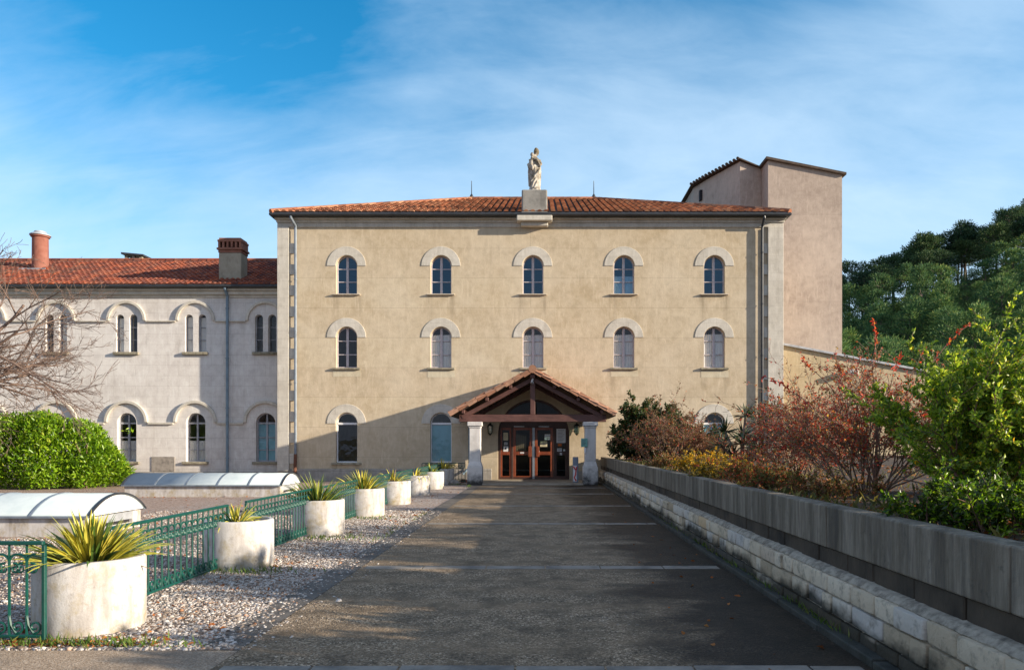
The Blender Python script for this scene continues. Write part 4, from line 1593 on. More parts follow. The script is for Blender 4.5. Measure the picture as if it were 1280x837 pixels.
# low vent beyond the ridge
cx, cy = -20.2, 37.1
ch = MB()
for s in (-1, 1):
    for q in (-1, 1):
        ch.box(cx + s * .36 - .07, cx + s * .36 + .07, cy + q * .3 - .07, cy + q * .3 + .07, rz1 - .5, rz1 + .33)
ch.box(cx - .06, cx + .06, cy - .36, cy - .24, rz1 - .5, rz1 + .33)
c3 = ch.build('chimney', M['chimney_cement'], wroof)
k_ = MB()
k_.hexa([(cx - .55, cy - .48, rz1 + .39), (cx + .55, cy - .48, rz1 + .31), (cx + .55, cy + .48, rz1 + .31), (cx - .55, cy + .48, rz1 + .39)],
        [(cx - .55, cy - .48, rz1 + .48), (cx + .55, cy - .48, rz1 + .38), (cx + .55, cy + .48, rz1 + .38), (cx - .55, cy + .48, rz1 + .48)])
k_.build('chimney_slab', M['gutter'], c3)

# ------------------------------------------------------------------ tower and annex
tw = thing('stair_tower', 'tall windowless pinkish rendered tower block rising behind the abbey roof', 'tower', (12.6, 38, 0))


def prism_plan(mb, plan, z0, tops):
    n = len(plan)
    vs = [(x, y, z0) for x, y in plan] + [(x, y, t_) for (x, y), t_ in zip(plan, tops)]
    mb.add(vs, [tuple(range(n))[::-1], tuple(range(n, 2 * n))] + [(i, (i + 1) % n, n + (i + 1) % n, n + i) for i in range(n)])


mb = MB()
prism_plan(mb, [(10.92, 36), (14.5, 36), (14.5, 44), (10.92, 44)], -.05, [15.25, 14.55, 14.55, 15.25])
tblk = mb.build('tower_block', M['pink_wall'], tw)
mb = MB()
mb.tube([(11.62, 35.97, 12.65), (11.62, 36.02, 12.65)], .06, .06, 10)
mb.build('weep_hole', M['interior'], tblk)
mb = MB()
mb.box(14.28, 14.36, 35.93, 35.999, -.04, 14.5)
mb.build('lightning_cable', M['lead'], tblk) if False else None
mb = MB()
back_plan = [(9.83, 37), (10.915, 37.1), (10.915, 43.5), (8.29, 43.5), (8.29, 40.8), (8.75, 39.5)]
prism_plan(mb, back_plan, 9.0, [15.55, 15.2, 15.2, 15.55, 15.55, 15.55])
tb = mb.build('stair_block', M['pink_wall'], tw)
mb = MB()
mb.beam((8.545, 40.08, 14.6), (8.545, 40.08, 15.15), .18, .28, (0, 1, 0))
mb.build('slot_window', M['interior'], tb)
mb = MB()
mb.hexa([(10.80, 35.86, 15.25), (14.66, 35.86, 14.49), (14.66, 44.1, 14.49), (10.80, 44.1, 15.25)],
        [(10.80, 35.86, 15.37), (14.66, 35.86, 14.60), (14.66, 44.1, 14.60), (10.80, 44.1, 15.37)])
mb.cr = .5
o = mb.build('roof', M['roof_edge'], tw)
mb = MB()
mb.cr = .4
bp = [(9.80, 36.82), (10.79, 36.92), (10.79, 43.6), (8.1, 43.6), (8.1, 40.7), (8.60, 39.38)]
zt = [15.6, 15.24, 15.24, 15.6, 15.6, 15.6]
nn = 6
vs = [(x, y, z) for (x, y), z in zip(bp, zt)] + [(x, y, z + .06) for (x, y), z in zip(bp, zt)]
mb.add(vs, [tuple(range(nn))[::-1], tuple(range(nn, 2 * nn))] + [(i, (i + 1) % nn, nn + (i + 1) % nn, nn + i) for i in range(nn)])
rt = random.Random(2)
for (a, b_) in ((0, 5), (5, 4)):
    A = Vector((*bp[a], zt[a] + .06)); B = Vector((*bp[b_], zt[b_] + .06))
    k = int((B - A).length / .27)
    for i in range(k):
        q = A.lerp(B, (i + .5) / k)
        mb.cr = rt.random()
        mb.tube([q + Vector((-.08, -.10, .0)), q + Vector((.5, .7, .05))], .075, .075, 8)
mb.build('roof', M['roof_edge'], tw, smooth=True)

an = thing('annex_building', 'low beige annex with a sloping grey coping next to the tower', 'building', (17, 34, 0))
AX0, AX1 = BX1 + .02, 26.0
def an_z(x):
    return 5.72 - .188 * (x - 9.9)
mb = MB()
vs = [(AX0, 31.5, -.05), (AX1, 31.5, -.05), (AX1, 31.5, an_z(AX1)), (AX0, 31.5, an_z(AX0)), (AX0, 35.99, -.05), (AX1, 35.99, -.05), (AX1, 35.99, an_z(AX1)), (AX0, 35.99, an_z(AX0))]
mb.add(vs, [(0, 1, 2, 3), (7, 6, 5, 4), (0, 3, 7, 4), (1, 5, 6, 2), (3, 2, 6, 7), (0, 4, 5, 1)])
mb.build('wall', M['annex_wall'], an)
mb = MB()
mb.hexa([(AX0 + .01, 31.38, an_z(AX0) + .003), (AX1 + .1, 31.38, an_z(AX1 + .1) + .003), (AX1 + .1, 35.98, an_z(AX1 + .1) + .003), (AX0 + .01, 35.98, an_z(AX0) + .003)],
        [(AX0 + .01, 31.38, an_z(AX0) + .10), (AX1 + .1, 31.38, an_z(AX1 + .1) + .10), (AX1 + .1, 35.98, an_z(AX1 + .1) + .10), (AX0 + .01, 35.98, an_z(AX0) + .10)])
mb.build('coping', M['lead'], an, bevel=.01)
t = thing('floodlight', 'small white floodlight on the annex wall below its coping', 'lamp', (13.0, 31.45, 4.5))
mb = MB()
mb.hexa([(12.86, 31.12, 4.42), (13.22, 31.12, 4.42), (13.22, 31.36, 4.48), (12.86, 31.36, 4.48)], [(12.86, 31.08, 4.60), (13.22, 31.08, 4.60), (13.22, 31.36, 4.66), (12.86, 31.36, 4.66)])
mb.build('lamp_head', M['white_plastic'], t, bevel=.02)
mb = MB()
mb.box(13.0, 13.08, 31.36, 31.498, 4.50, 4.60)
mb.box(12.9, 13.18, 31.101, 31.108, 4.45, 4.57)
mb.build('bracket', M['gutter'], t)

# ------------------------------------------------------------------ retaining wall
rwall = thing('retaining_wall', 'low retaining wall of pale stone blocks under a grey concrete band', 'wall', (2.45, 12, 0))
RY0, RY1 = -6.0, 30.43
mb = MB()
rr_ = random.Random(21)
y = RY0
while y < RY1 - .01:
    l = min(2.45, RY1 - y)
    mb.box(2.385 + rr_.uniform(-.004, .004), 2.56, y + .004, y + l - .004, .635, .985 + rr_.uniform(-.003, .003))
    y += l
mb.build('concrete_cap', M['cap'], rwall, bevel=.012, seg=2)
mb = MB()
y = RY0
while y < RY1:
    l = min(rr_.uniform(.35, .8), RY1 - y)
    mb.box(2.402 + rr_.uniform(-.008, .010), 2.68, y + .005, y + l - .005, .485, .634)
    y += l
mb.build('stained_course', M['dark_course'], rwall, bevel=.01)
# rough mortar ledge
n = 700
vs = []
for i in range(n + 1):
    y = RY0 + (RY1 - RY0) * i / n
    a = .010 * mnoise.noise((y * 3, 0, 0)) + .014 * mnoise.noise((y * 11, 4, 0))
    vs += [(2.42, y, .500 + a * .5), (2.365 + a, y, .485 + a * .6), (2.328 + a * .8, y, .452 + a * .7), (2.34, y, .43)]
fs = []
for i in range(n):
    for k in range(3):
        fs.append((i * 4 + k, i * 4 + k + 1, i * 4 + k + 5, i * 4 + k + 4))
mb = MB()
mb.add(vs, fs)
mb.box(2.335, 2.60, RY0, RY1, .0, .44)
mb.build('mortar_ledge', M['mortar'], rwall)
# blocks
bmv = bmesh.new()
bmesh.ops.create_cube(bmv, size=1)
bmesh.ops.bevel(bmv, geom=list(bmv.edges), offset=.09, segments=2, affect='EDGES', profile=.6)
bmv.verts.index_update()
cubeV = np.array([v.co[:] for v in bmv.verts])
cubeF = [tuple(v.index for v in f.verts) for f in bmv.faces]
bmv.free()
mb = MB()
zc = [(.05, .145), (.150, .300), (.305, .448)]
for k, (z0, z1) in enumerate(zc):
    y = RY0 - k * .13
    while y < RY1 - .1:
        l = min(rr_.choice((.20, .30, .36, .42, .50)) * rr_.uniform(.9, 1.12), RY1 - y)
        d = rr_.uniform(-.012, .010)
        P = cubeV * np.array([.12, l - .014, (z1 - z0) - .012]) + np.array([2.36 + d, y + l / 2, (z0 + z1) / 2])
        P = [tuple(q + .007 * np.array(mnoise.noise_vector(Vector(q * 9)))) for q in P]
        mb.cr = rr_.random()
        mb.add(P, cubeF)
        y += l
mb.build('stone_block_face', M['block'], rwall, smooth=True, angle=50)
mb = MB()
y = RY0
while y < RY1:
    l = min(1.0, RY1 - y)
    mb.box(PX + .003, 2.334, y + .004, y + l - .004, -.05, .052 + rr_.uniform(-.008, .008))
    y += l
mb.build('kerb', M['kerb'], rwall, bevel=.012, seg=2)

# ------------------------------------------------------------------ roof lights of the cellar
def skylight(name_label, x0, x1, y0, y1, zc_):
    t_ = thing('barrel_skylight', name_label, 'skylight', ((x0 + x1) / 2, (y0 + y1) / 2, 0), 'barrel vaulted skylights in the gravel')
    m_ = MB()
    w_ = .14
    m_.box(x0, x1, y0, y0 + w_, -.03, zc_)
    m_.box(x0, x1, y1 - w_, y1, -.03, zc_)
    m_.box(x0, x0 + w_, y0 + w_, y1 - w_, -.03, zc_ - .001)
    m_.box(x1 - w_, x1, y0 + w_, y0 + w_ + .12, -.03, zc_ - .001)
    m_.box(x1 - w_, x1, y1 - w_ - .12, y1 - w_, -.03, zc_ - .001)
    m_.box(x1 - w_ - .02, x1 - .01, y0 + w_, y1 - w_, -.03, .10)
    m_.build('curb', M['planter'], t_, bevel=.012)
    g_ = MB()
    g_.box(x1 - .09, x1 - .07, y0 + w_ + .121, y1 - w_ - .121, .101, zc_ - .002)
    g_.build('vent_opening', M['interior'], t_)
    g_ = MB()
    g_.box(x1 - .05, x1 - .02, y0 + w_ + .122, y1 - w_ - .122, zc_ - .14, zc_ - .003)
    g_.build('vent_flap', M['lead'], t_)
    N_ = 18
    yc = (y0 + y1) / 2
    hw = (y1 - y0) / 2 + .06
    rise = .33
    rad = (hw * hw + rise * rise) / (2 * rise)
    a0 = math.asin(hw / rad)
    sec = [(yc + rad * math.sin(-a0 + 2 * a0 * i / N_), zc_ + .02 + rad * math.cos(-a0 + 2 * a0 * i / N_) - (rad - rise)) for i in range(N_ + 1)]
    v_ = MB()
    vs_ = []
    for x in (x0 - .04, x1 + .04):
        vs_ += [(x, y, z) for y, z in sec]
    v_.add(vs_, [(i, i + 1, N_ + 2 + i, N_ + 1 + i) for i in range(N_)])
    vo_ = v_.build('glazing', M['poly'], t_, smooth=True, angle=60)
    so = vo_.modifiers.new('Solidify', 'SOLIDIFY'); so.thickness = .016
    # end caps
    for x, xx in ((x1 + .002, x1 + .022), (x0 - .022, x0 - .002)):
        e_ = MB()
        n_ = len(sec)
        ins = [(yc + (y - yc) * .985, zc_ + .01 + (z - zc_ - .01) * .95) for y, z in sec]
        e_.add([(x, y, z) for y, z in ins] + [(xx, y, z) for y, z in ins], [tuple(range(n_))[::-1], tuple(range(n_, 2 * n_))] + [(i, (i + 1) % n_, n_ + (i + 1) % n_, n_ + i) for i in range(n_)])
        e_.build('end_cap', M['white_plastic'], t_)
    # ribs: dark end trims and grey glazing bars
    k = 0
    nb = max(2, int(round((x1 - x0) / .92)))
    for i in range(nb + 1):
        x = x0 + (x1 - x0) * i / nb
        r_ = MB()
        w2 = .022
        if i in (0, nb):
            x = x + (.045 if i else -.045)
        out = [(x, y + (y - yc) * .01, z + .014) for y, z in sec]
        q_ = []
        for (X, y, z) in out:
            q_ += [(X - w2, y, z), (X + w2, y, z), (X + w2, y, z - .03), (X - w2, y, z - .03)]
        fs_ = []
        for j in range(N_):
            for m4 in range(4):
                fs_.append((j * 4 + m4, j * 4 + (m4 + 1) % 4, (j + 1) * 4 + (m4 + 1) % 4, (j + 1) * 4 + m4))
        fs_ += [(0, 1, 2, 3), tuple(N_ * 4 + q for q in (3, 2, 1, 0))]
        r_.add(q_, fs_)
        r_.build('glazing_bar', M['gutter'] if i in (0, nb) else M['zinc'], t_)
    l_ = MB()
    for yy in (sec[0][0], sec[-1][0]):
        l_.box(x0 - .05, x1 + .05, yy - .03, yy + .03, zc_ + .001, zc_ + .035)
    l_.build('eave_rail', M['zinc'], t_)


skylight('nearer barrel vaulted skylight, its white end facing the yellow yucca planter', -12.0, -7.42, 12.15, 13.75, .30)
skylight('barrel vaulted skylight standing near the foot of the pale wing', -12.0, -7.52, 21.35, 22.95, .30)

# ------------------------------------------------------------------ planters with yuccas
PLANT_Y = [6.16, 9.22, 12.55, 15.75, 18.9, 22.2, 25.3, 28.3]
PCX = -3.80
PLAB = ['white concrete ring planter at the corner of the fence beside the tan pavement', 'white concrete ring planter with low sparse yucca, second in the row',
        'white concrete ring planter with tall upright yucca, third in the row', 'white concrete ring planter with golden yucca, fourth in the row',
        'white concrete ring planter with brownish low yucca, fifth in the row', 'white concrete ring planter with drooping dry leaves, sixth in the row',
        'pale ring planter with small plant, one before the last towards the porch', 'stained grey ring planter closest to the porch pillar']


def make_planter():
    t_ = thing('concrete_planter', PLAB[0], 'planter', (0, 0, 0), 'concrete ring planters along the gravel')
    m_ = MB()
    ro, ri = .41, .35
    m_.lathe([(ri, .42), (ro * .985, .0), (ro, .03), (ro, .565), (ro - .012, .585), (ri + .01, .585), (ri, .57), (ri, .50)][1:], 0, 0, 48)
    m_.build('planter_ring', M['planter'], t_, smooth=True)
    s_ = MB()
    s_.lathe([(.05, .50), (ri - .002, .50), (ri - .002, .53), (.2, .555), (.02, .56)], 0, 0, 24)
    s_.build('soil', M['black_soil'], t_)
    return t_


def yucca(name, x, y, z, n, lmin, lmax, spread, seed, mats, width=.038, label=None, cat='plant', group=None, droop=.5, dry=.06, parent=None):
    rng = random.Random(seed)
    mb = MB()
    L0 = lmax if parent is None else .12
    for i in range(n):
        az = rng.uniform(0, 2 * math.pi)
        u = rng.random()
        tilt = R(spread) * (u ** .7)
        L = rng.uniform(lmin, lmax)
        w = width * rng.uniform(.75, 1.2)
        isdry = rng.random() < dry
        if isdry:
            tilt = R(rng.uniform(75, 100))
            L *= .7
        p = Vector((x + .30 * (L0 / .58) * math.cos(az) * u ** .8, y + .30 * (L0 / .58) * math.sin(az) * u ** .8, z))
        el = math.pi / 2 - tilt
        side = Vector((-math.sin(az), math.cos(az), 0))
        rings = []
        S = 6
        tw_ = rng.uniform(-.5, .5)
        for k in range(S + 1):
            t_ = k / S
            d = Vector((math.cos(az) * math.cos(el), math.sin(az) * math.cos(el), math.sin(el)))
            nrm = side.cross(d).normalized()
            s2 = (side * math.cos(tw_) + nrm * math.sin(tw_)).normalized()
            ww = w * min(1, .55 + 2.2 * t_) * (1 - t_ ** 2.6) * .5 + .001
            up = nrm * (ww * .35)
            rings.append([tuple(p - s2 * ww - up * -1), tuple(p - s2 * ww * .72), tuple(p + s2 * ww * .72), tuple(p + s2 * ww + up)])
            p = p + d * (L / S)
            el -= droop * (t_ * .5 + .05) * (.3 + math.sin(tilt)) * rng.uniform(.5, 1.4)
        vs = [q for r_ in rings for q in r_]
        rv = rng.random()
        for c_ in range(3):
            mb.cm = (2 if isdry else (0 if c_ != 1 else 1)) if rv < .8 else (3 if not isdry else 2)
            fs = [(k * 4 + c_, k * 4 + c_ + 1, k * 4 + c_ + 5, k * 4 + c_ + 4) for k in range(S)]
            mb.add(vs, fs) if c_ == 0 else None
            if c_ > 0:
                o_ = len(mb.v) - len(vs)
                for f in fs:
                    mb.f.append(tuple(a + o_ for a in f)); mb.mi.append(mb.cm); mb.rnd.append(.5)
    o_ = mb.build(name, mats, parent, smooth=True, off=(x, y, z) if parent is None else None, angle=0)
    if parent is None:
        o_.location = (x, y, z)
    if label:
        tag(o_, label, cat, group)
    return o_


pl0 = make_planter()
YM_Y = [M['blade_pale'], M['blade_yellow'], M['blade_dry'], M['blade_green']]
YM_G = [M['blade_green'], M['blade_pale'], M['blade_dry'], M['blade_green']]
YM_D = [M['blade_pale'], M['blade_yellow'], M['blade_dry'], M['blade_dry']]
YSPEC = [(250, .30, .47, 76, YM_Y, .034, .40, .05), (80, .18, .34, 88, YM_Y, .028, .7, .08), (120, .30, .54, 64, YM_G, .032, .45, .05), (140, .28, .50, 68, YM_Y, .034, .45, .04),
         (65, .25, .42, 76, YM_D, .034, .8, .15), (60, .25, .48, 88, YM_D, .034, 1.2, .3), (45, .22, .40, 66, YM_G, .034, .7, .06), (50, .30, .50, 60, YM_Y, .036, .6, .04)]
YLAB = ['big yellow and green yucca clump spilling over the planter at the fence corner', 'thin low yellow yucca barely above its planter rim, second planter', 'upright green and yellow yucca in the third planter',
        'dense golden yucca clump in the fourth planter', 'short straw coloured yucca in the fifth planter', 'untidy yucca with drooping brown leaves in the sixth planter',
        'little green yucca in the planter one before the last', 'bright yellow green yucca in the grey planter by the porch']
for i, y in enumerate(PLANT_Y):
    o = pl0 if i == 0 else copy_tree(pl0)
    o.location = (PCX + (.06 if i == 0 else .04), y, -.01)
    o.rotation_euler = (0, 0, i * .9)
    o['label'] = PLAB[i]
    n, a, b_, sp, mats, wd, dr, dry = YSPEC[i]
    yucca('yucca', PCX + (.06 if i == 0 else 0), y, .53, n, a, b_, sp, 40 + i, mats, wd, YLAB[i], 'plant', 'yuccas in the ring planters', dr, dry)

# ------------------------------------------------------------------ ornamental iron fence
def spiral(cx, cz, r0, turns, a0, sgn, n=12):
    return [(cx + r0 * (1 - .72 * k / n) * math.cos(a0 + sgn * turns * 2 * math.pi * k / n), 0, cz + r0 * (1 - .72 * k / n) * math.sin(a0 + sgn * turns * 2 * math.pi * k / n)) for k in range(n + 1)]


def arc(cx, cz, r, a0, a1, n=7):
    return [(cx + r * math.cos(R(a0 + (a1 - a0) * k / n)), 0, cz + r * math.sin(R(a0 + (a1 - a0) * k / n))) for k in range(n + 1)]


def baluster_mesh():
    m_ = MB()
    m_.tube([(0, 0, .045), (0, 0, .60)], .0105, .0105, 5, ref=(0, 1, 0))
    # the bar forks into two arcs that lean on the neighbours, with a curl at each end
    m_.tube(arc(.065, .60, .065, 180, 90), .010, .010, 5, ref=(0, 1, 0))
    m_.tube([(.065, 0, .665), (.065, 0, .735)], .0075, .0075, 5, ref=(0, 1, 0)) if False else None
    m_.tube(arc(-.065, .60, .065, 0, 90), .010, .010, 5, ref=(0, 1, 0))
    m_.tube([(0, 0, .60), (0, 0, .735)], .009, .009, 5, ref=(0, 1, 0))
    m_.tube(spiral(.045, .555, .043, 1.1, math.pi * .6, -1), .010, .008, 4, ref=(0, 1, 0))
    m_.tube(spiral(-.045, .555, .043, 1.1, math.pi * .4, 1), .009, .007, 4, ref=(0, 1, 0))
    # C scroll at the foot
    m_.tube([(0, 0, .20), (.012, 0, .13), (.05, 0, .065)] + spiral(.062, .112, .050, 1.15, -math.pi / 2, 1), .010, .008, 5, ref=(0, 1, 0))
    return m_


bal_src = None


def fence_panel(label, L, loc, rz):
    global bal_src
    t_ = thing('iron_fence_panel', label, 'fence', loc, 'ornate green iron fence panels', rz, local=True)
    m_ = MB(); m_.box(0, L, -.02, .02, .735, .765); m_.build('top_rail', M['iron'], t_, bevel=.006)
    m_ = MB(); m_.box(0, L, -.015, .015, .03, .055); m_.build('bottom_rail', M['iron'], t_, bevel=.005)
    for x in (0, L):
        m_ = MB(); m_.box(x - .014, x + .014, -.015, .015, -.03, .734 if x else .734); m_.build('post', M['iron'], t_, bevel=.005)
    n_ = int(round(L / .131))
    for k in range(1, n_):
        x = L * k / n_
        if bal_src is None:
            b2 = baluster_mesh().build('baluster', M['iron'], t_, smooth=True)
            bal_src = b2
        else:
            b2 = bpy.data.objects.new('baluster', bal_src.data)
            COL.objects.link(b2)
            b2.parent = t_
        b2.location = (x, 0, 0)
    return t_


FX = -3.83
fence_panel('green iron fence panel facing the pavement in front of the big yucca planter', 2.4, (FX - 2.36, 5.66, 0), 0)
FLAB = ['green iron fence panel between the corner planter and the second planter', 'green iron fence panel between the second and third planters', 'green iron fence panel between the third and fourth planters',
        'green iron fence panel between the fourth and fifth planters', 'green iron fence panel between the fifth and sixth planters', 'green iron fence panel between the sixth planter and the seventh',
        'green iron fence panel between the last two planters']
for i in range(7):
    y0, y1 = PLANT_Y[i] + .47, PLANT_Y[i + 1] - .10
    fence_panel(FLAB[i], y1 - y0, (FX - .03, y0, 0), math.pi / 2)
fence_panel('dark green iron fence panel against the abbey wall beside the porch', 1.7, (-4.75, 29.35, .0), 0)

# small things by the porch
rr3 = random.Random(31)
def rock(x, y, s, label):
    bm = bmesh.new()
    bmesh.ops.create_icosphere(bm, subdivisions=3, radius=1)
    m_ = MB()
    vs_ = []
    for v in bm.verts:
        k = 1 + .35 * mnoise.noise(v.co * 1.3 + Vector((x, y, 0)))
        vs_.append((x + v.co.x * s * 1.5 * k, y + v.co.y * s * k, max(v.co.z, -.5) * s * .8 * k + s * .35))
    m_.add(vs_, [tuple(v.index for v in f.verts) for f in bm.faces])
    bm.free()
    tag(m_.build('boulder', M['rubble'], None, smooth=True, off=(x, y, 0), angle=0), label, 'stone').location = (x, y, 0)


rock(-3.28, 27.9, .14, 'rounded grey stone lying in the gravel between the last planter and the porch')

mb = MB()
x = -3.25
while x < -2.7:
    mb.cr = rr3.random()
    mb.box(x, x + .16, 29.5 + rr3.uniform(-.02, .02), 29.62, -.01, .11 + rr3.uniform(-.01, .03))
    x += .18
tag(mb.build('brick_edging', M['brick_cap'], None, bevel=.01, off=(-3, 29.55, 0)), 'short row of reddish bricks on the gravel edge by the porch pillar', 'bricks').location = (-3, 29.55, 0)

# ------------------------------------------------------------------ gravel, leaves, grass (stuff)
rs = np.random.RandomState(5)


def pebbles():
    n = 150000
    Y = 5.45 + (rs.random(n) ** 1.9) * 11.5
    half = rs.random(n) < .62
    X = np.where(half, np.where(rs.random(n) < .06, -2.40 + rs.exponential(.09, n), -2.40 - rs.random(n) * 1.85), -2.6 - rs.random(n) * 6.0)
    keep = (X > -.74 * Y - .4)
    for py in PLANT_Y:
        keep &= (X - PCX) ** 2 + (Y - py) ** 2 > .42 ** 2
    keep &= ~((X < -7.3) & (Y > 12.0) & (Y < 13.9))
    X, Y = X[keep], Y[keep]
    n = len(X)
    base = np.array([[-1, -1, -1], [1, -1, -1], [1, 1, -1], [-1, 1, -1], [-1, -1, 1], [1, -1, 1], [1, 1, 1], [-1, 1, 1]], float)
    S = np.exp(rs.normal(math.log(.0060), .34, n))
    V = base[None] * (1 + .35 * rs.normal(size=(n, 8, 3)))
    V[:, 4:, :2] *= .7
    V *= (S[:, None] * np.stack([1 + .5 * rs.random(n), np.ones(n), .45 + .35 * rs.random(n)], 1))[:, None, :]
    a = rs.random(n) * 6.283
    ca, sa = np.cos(a)[:, None], np.sin(a)[:, None]
    x = V[:, :, 0] * ca - V[:, :, 1] * sa
    y = V[:, :, 0] * sa + V[:, :, 1] * ca
    Z = -.008 + S * .45
    V = np.stack([x + X[:, None], y + Y[:, None], V[:, :, 2] + Z[:, None]], -1).reshape(-1, 3)
    fq = np.array([[3, 2, 1, 0], [4, 5, 6, 7], [0, 1, 5, 4], [1, 2, 6, 5], [2, 3, 7, 6], [3, 0, 4, 7]])
    F = (np.arange(n)[:, None, None] * 8 + fq[None]).reshape(-1, 4)
    r = np.repeat(rs.random(n), 6)
    o_ = np_mesh('gravel', V, F, 4, M['pebble'], None, r, True)
    tag(o_, 'loose white and grey gravel beside the path', 'gravel', None, 'stuff')


pebbles()


def fallen(n):
    # clustered along pavement edge, under fence, a few on gravel and path
    P = []
    for _ in range(n):
        k = rs.random()
        if k < .42:
            P.append((-2.9 - rs.random() * 3.4, 5.5 + abs(rs.normal(0, .10)), .004))
        elif k < .75:
            P.append((-2.6 - rs.random() ** 1.3 * 7, 5.6 + rs.random() ** 1.3 * 13, .006))
        elif k < .79:
            P.append((2.16 - abs(rs.normal(0, .5)), 4.2 + rs.random() ** 1.4 * 14, .006))
        else:
            P.append((-2.6 - rs.random() * 12, 19.6 + rs.random() * 4.5, .006))
    C = np.array(P)
    D = np.stack([rs.normal(size=n), rs.normal(size=n), .12 * rs.normal(size=n)], 1)
    S = .03 + .05 * rs.random(n)
    o_ = leaves('fallen_leaves', C, D, S, .6, M['dead_leaf'], None, rs, .10)
    tag(o_, 'dry orange brown leaves scattered over the gravel', 'leaves', None, 'stuff')


fallen(1500)


def grass_tufts():
    C = []
    for cx, cy, sx, sy, k in ((-4.3, 5.53, 1.8, .045, 700), (-3.7, 5.60, .5, .05, 260), (-3.45, 8.75, .35, .12, 200), (-3.3, 11.9, .4, .2, 240), (-2.55, 12.5, .08, .8, 90),
                              (-2.55, 15.5, .06, .6, 60), (2.30, 6.5, .03, 1.4, 260), (2.3, 10.5, .03, 1.8, 200), (-3.1, 27.5, .2, .2, 60), (-2.62, 26.5, .06, .3, 60), (-3.45, 15.0, .3, .15, 120)):
        C.append(np.stack([cx + sx * rs.normal(size=k), cy + sy * rs.normal(size=k), np.where(np.full(k, cx) > 0, .05, -.01)], 1))
    C = np.concatenate(C)
    C = C[(C[:, 1] > 5.44) & ((C[:, 0] < -2.5) | (C[:, 0] > 2.2))]
    n = len(C)
    D = np.stack([.55 * rs.normal(size=n), .55 * rs.normal(size=n), .5 + rs.random(n)], 1)
    S = .03 + .07 * rs.random(n)
    o_ = leaves('grass_tufts', C, D, S, .16, M['grass'], None, rs, .02)
    tag(o_, 'short green weeds along the pavement edge and wall foot', 'grass', None, 'stuff')


grass_tufts()

# ------------------------------------------------------------------ shrubs of the raised bed
def bush(name, label, cat, x, y, seed, stems, H, lean, prm, twig_m, leafsets, group=None, radial=.15, hvar=.35):
    z0 = bed_h(x, y) - .03
    t_ = thing(name, label, cat, (x, y, z0), group)
    rng = random.Random(seed)
    rsx = np.random.RandomState(seed)
    tb_ = Tubes()
    sites = []
    top = len(prm['segs']) - 1
    for i in range(stems):
        az = 2 * math.pi * (i + rng.random()) / stems
        tl = R(lean) * rng.random() ** .7
        d = np.array([math.cos(az) * math.sin(tl), math.sin(az) * math.sin(tl), math.cos(tl)])
        p = np.array([x + radial * math.cos(az) * rng.random(), y + radial * math.sin(az) * rng.random(), z0])
        grow(rng, p, d, H * (1 - hvar * rng.random()), prm['r0'], top, prm, tb_, sites)
    tb_.build('stems', twig_m, t_)
    P = np.array([s[0] for s in sites]); D = np.array([s[1] for s in sites])
    ok = P[:, 2] > z0 + .03
    P, D = P[ok], D[ok]
    idx = rsx.permutation(len(P))
    at = 0
    for nm, mt, frac, size, asp, spread, sel in leafsets:
        k = int(len(P) * frac)
        ii = idx[at:at + k]
        at += k
        if sel is not None:
            ii = ii[sel(P[ii])]
        if len(ii) == 0:
            continue
        DD = D[ii] + spread * rsx.normal(size=(len(ii), 3))
        leaves(nm, P[ii], DD, size * (.6 + .8 * rsx.random(len(ii))), asp, mt, t_, rsx)
    return t_


P_TWIG = dict(segs=[3, 4, 5, 6], jit=[.22, .17, .14, .10], up=[.03, .04, .05, .03], taper=.45, rmin=.0016, sides=[3, 3, 4, 5], leaf_level=1, leaf_n=2, kids=[0, 4, 5, 6], t0=[.1, .15, .2, .25],
              spread=[40, 42, 40, 36], ratio=[0, .45, .5, .55], r0=.012)
P_LUSH = dict(segs=[3, 3, 4, 5], jit=[.15, .15, .14, .10], up=[.10, .10, .10, .06], taper=.5, rmin=.002, sides=[3, 3, 4, 5], leaf_level=1, leaf_n=4, kids=[0, 4, 5, 6], t0=[.1, .2, .2, .2],
              spread=[45, 45, 45, 40], ratio=[0, .42, .48, .55], r0=.016)

P_DENSE = dict(P_LUSH, kids=[0, 5, 6, 8], t0=[.1, .1, .1, .10], leaf_level=2, leaf_n=4, up=[.12, .12, .10, .05])
# big green shrub nearest to the viewer
bush('evergreen_shrub', 'big glossy bright green shrub at the near end of the raised bed', 'shrub', 4.0, 6.25, 101, 26, 1.10, 40, dict(P_DENSE, leaf_n=5), M['twig'],
     [('foliage', M['leaf_green'], .60, .038, .42, .75, None), ('dark_foliage', M['leaf_mid'], .37, .045, .42, .75, None), ('yellow_leaves', M['leaf_yellow'], .01, .05, .4, .7, None)], None, .35)
bush('evergreen_shrub', 'smaller green shrub half outside the picture beside the big glossy one', 'shrub', 6.2, 7.6, 102, 12, 1.15, 45, P_DENSE, M['twig'],
     [('foliage', M['leaf_green'], .97, .056, .42, .75, None)], None, .3)
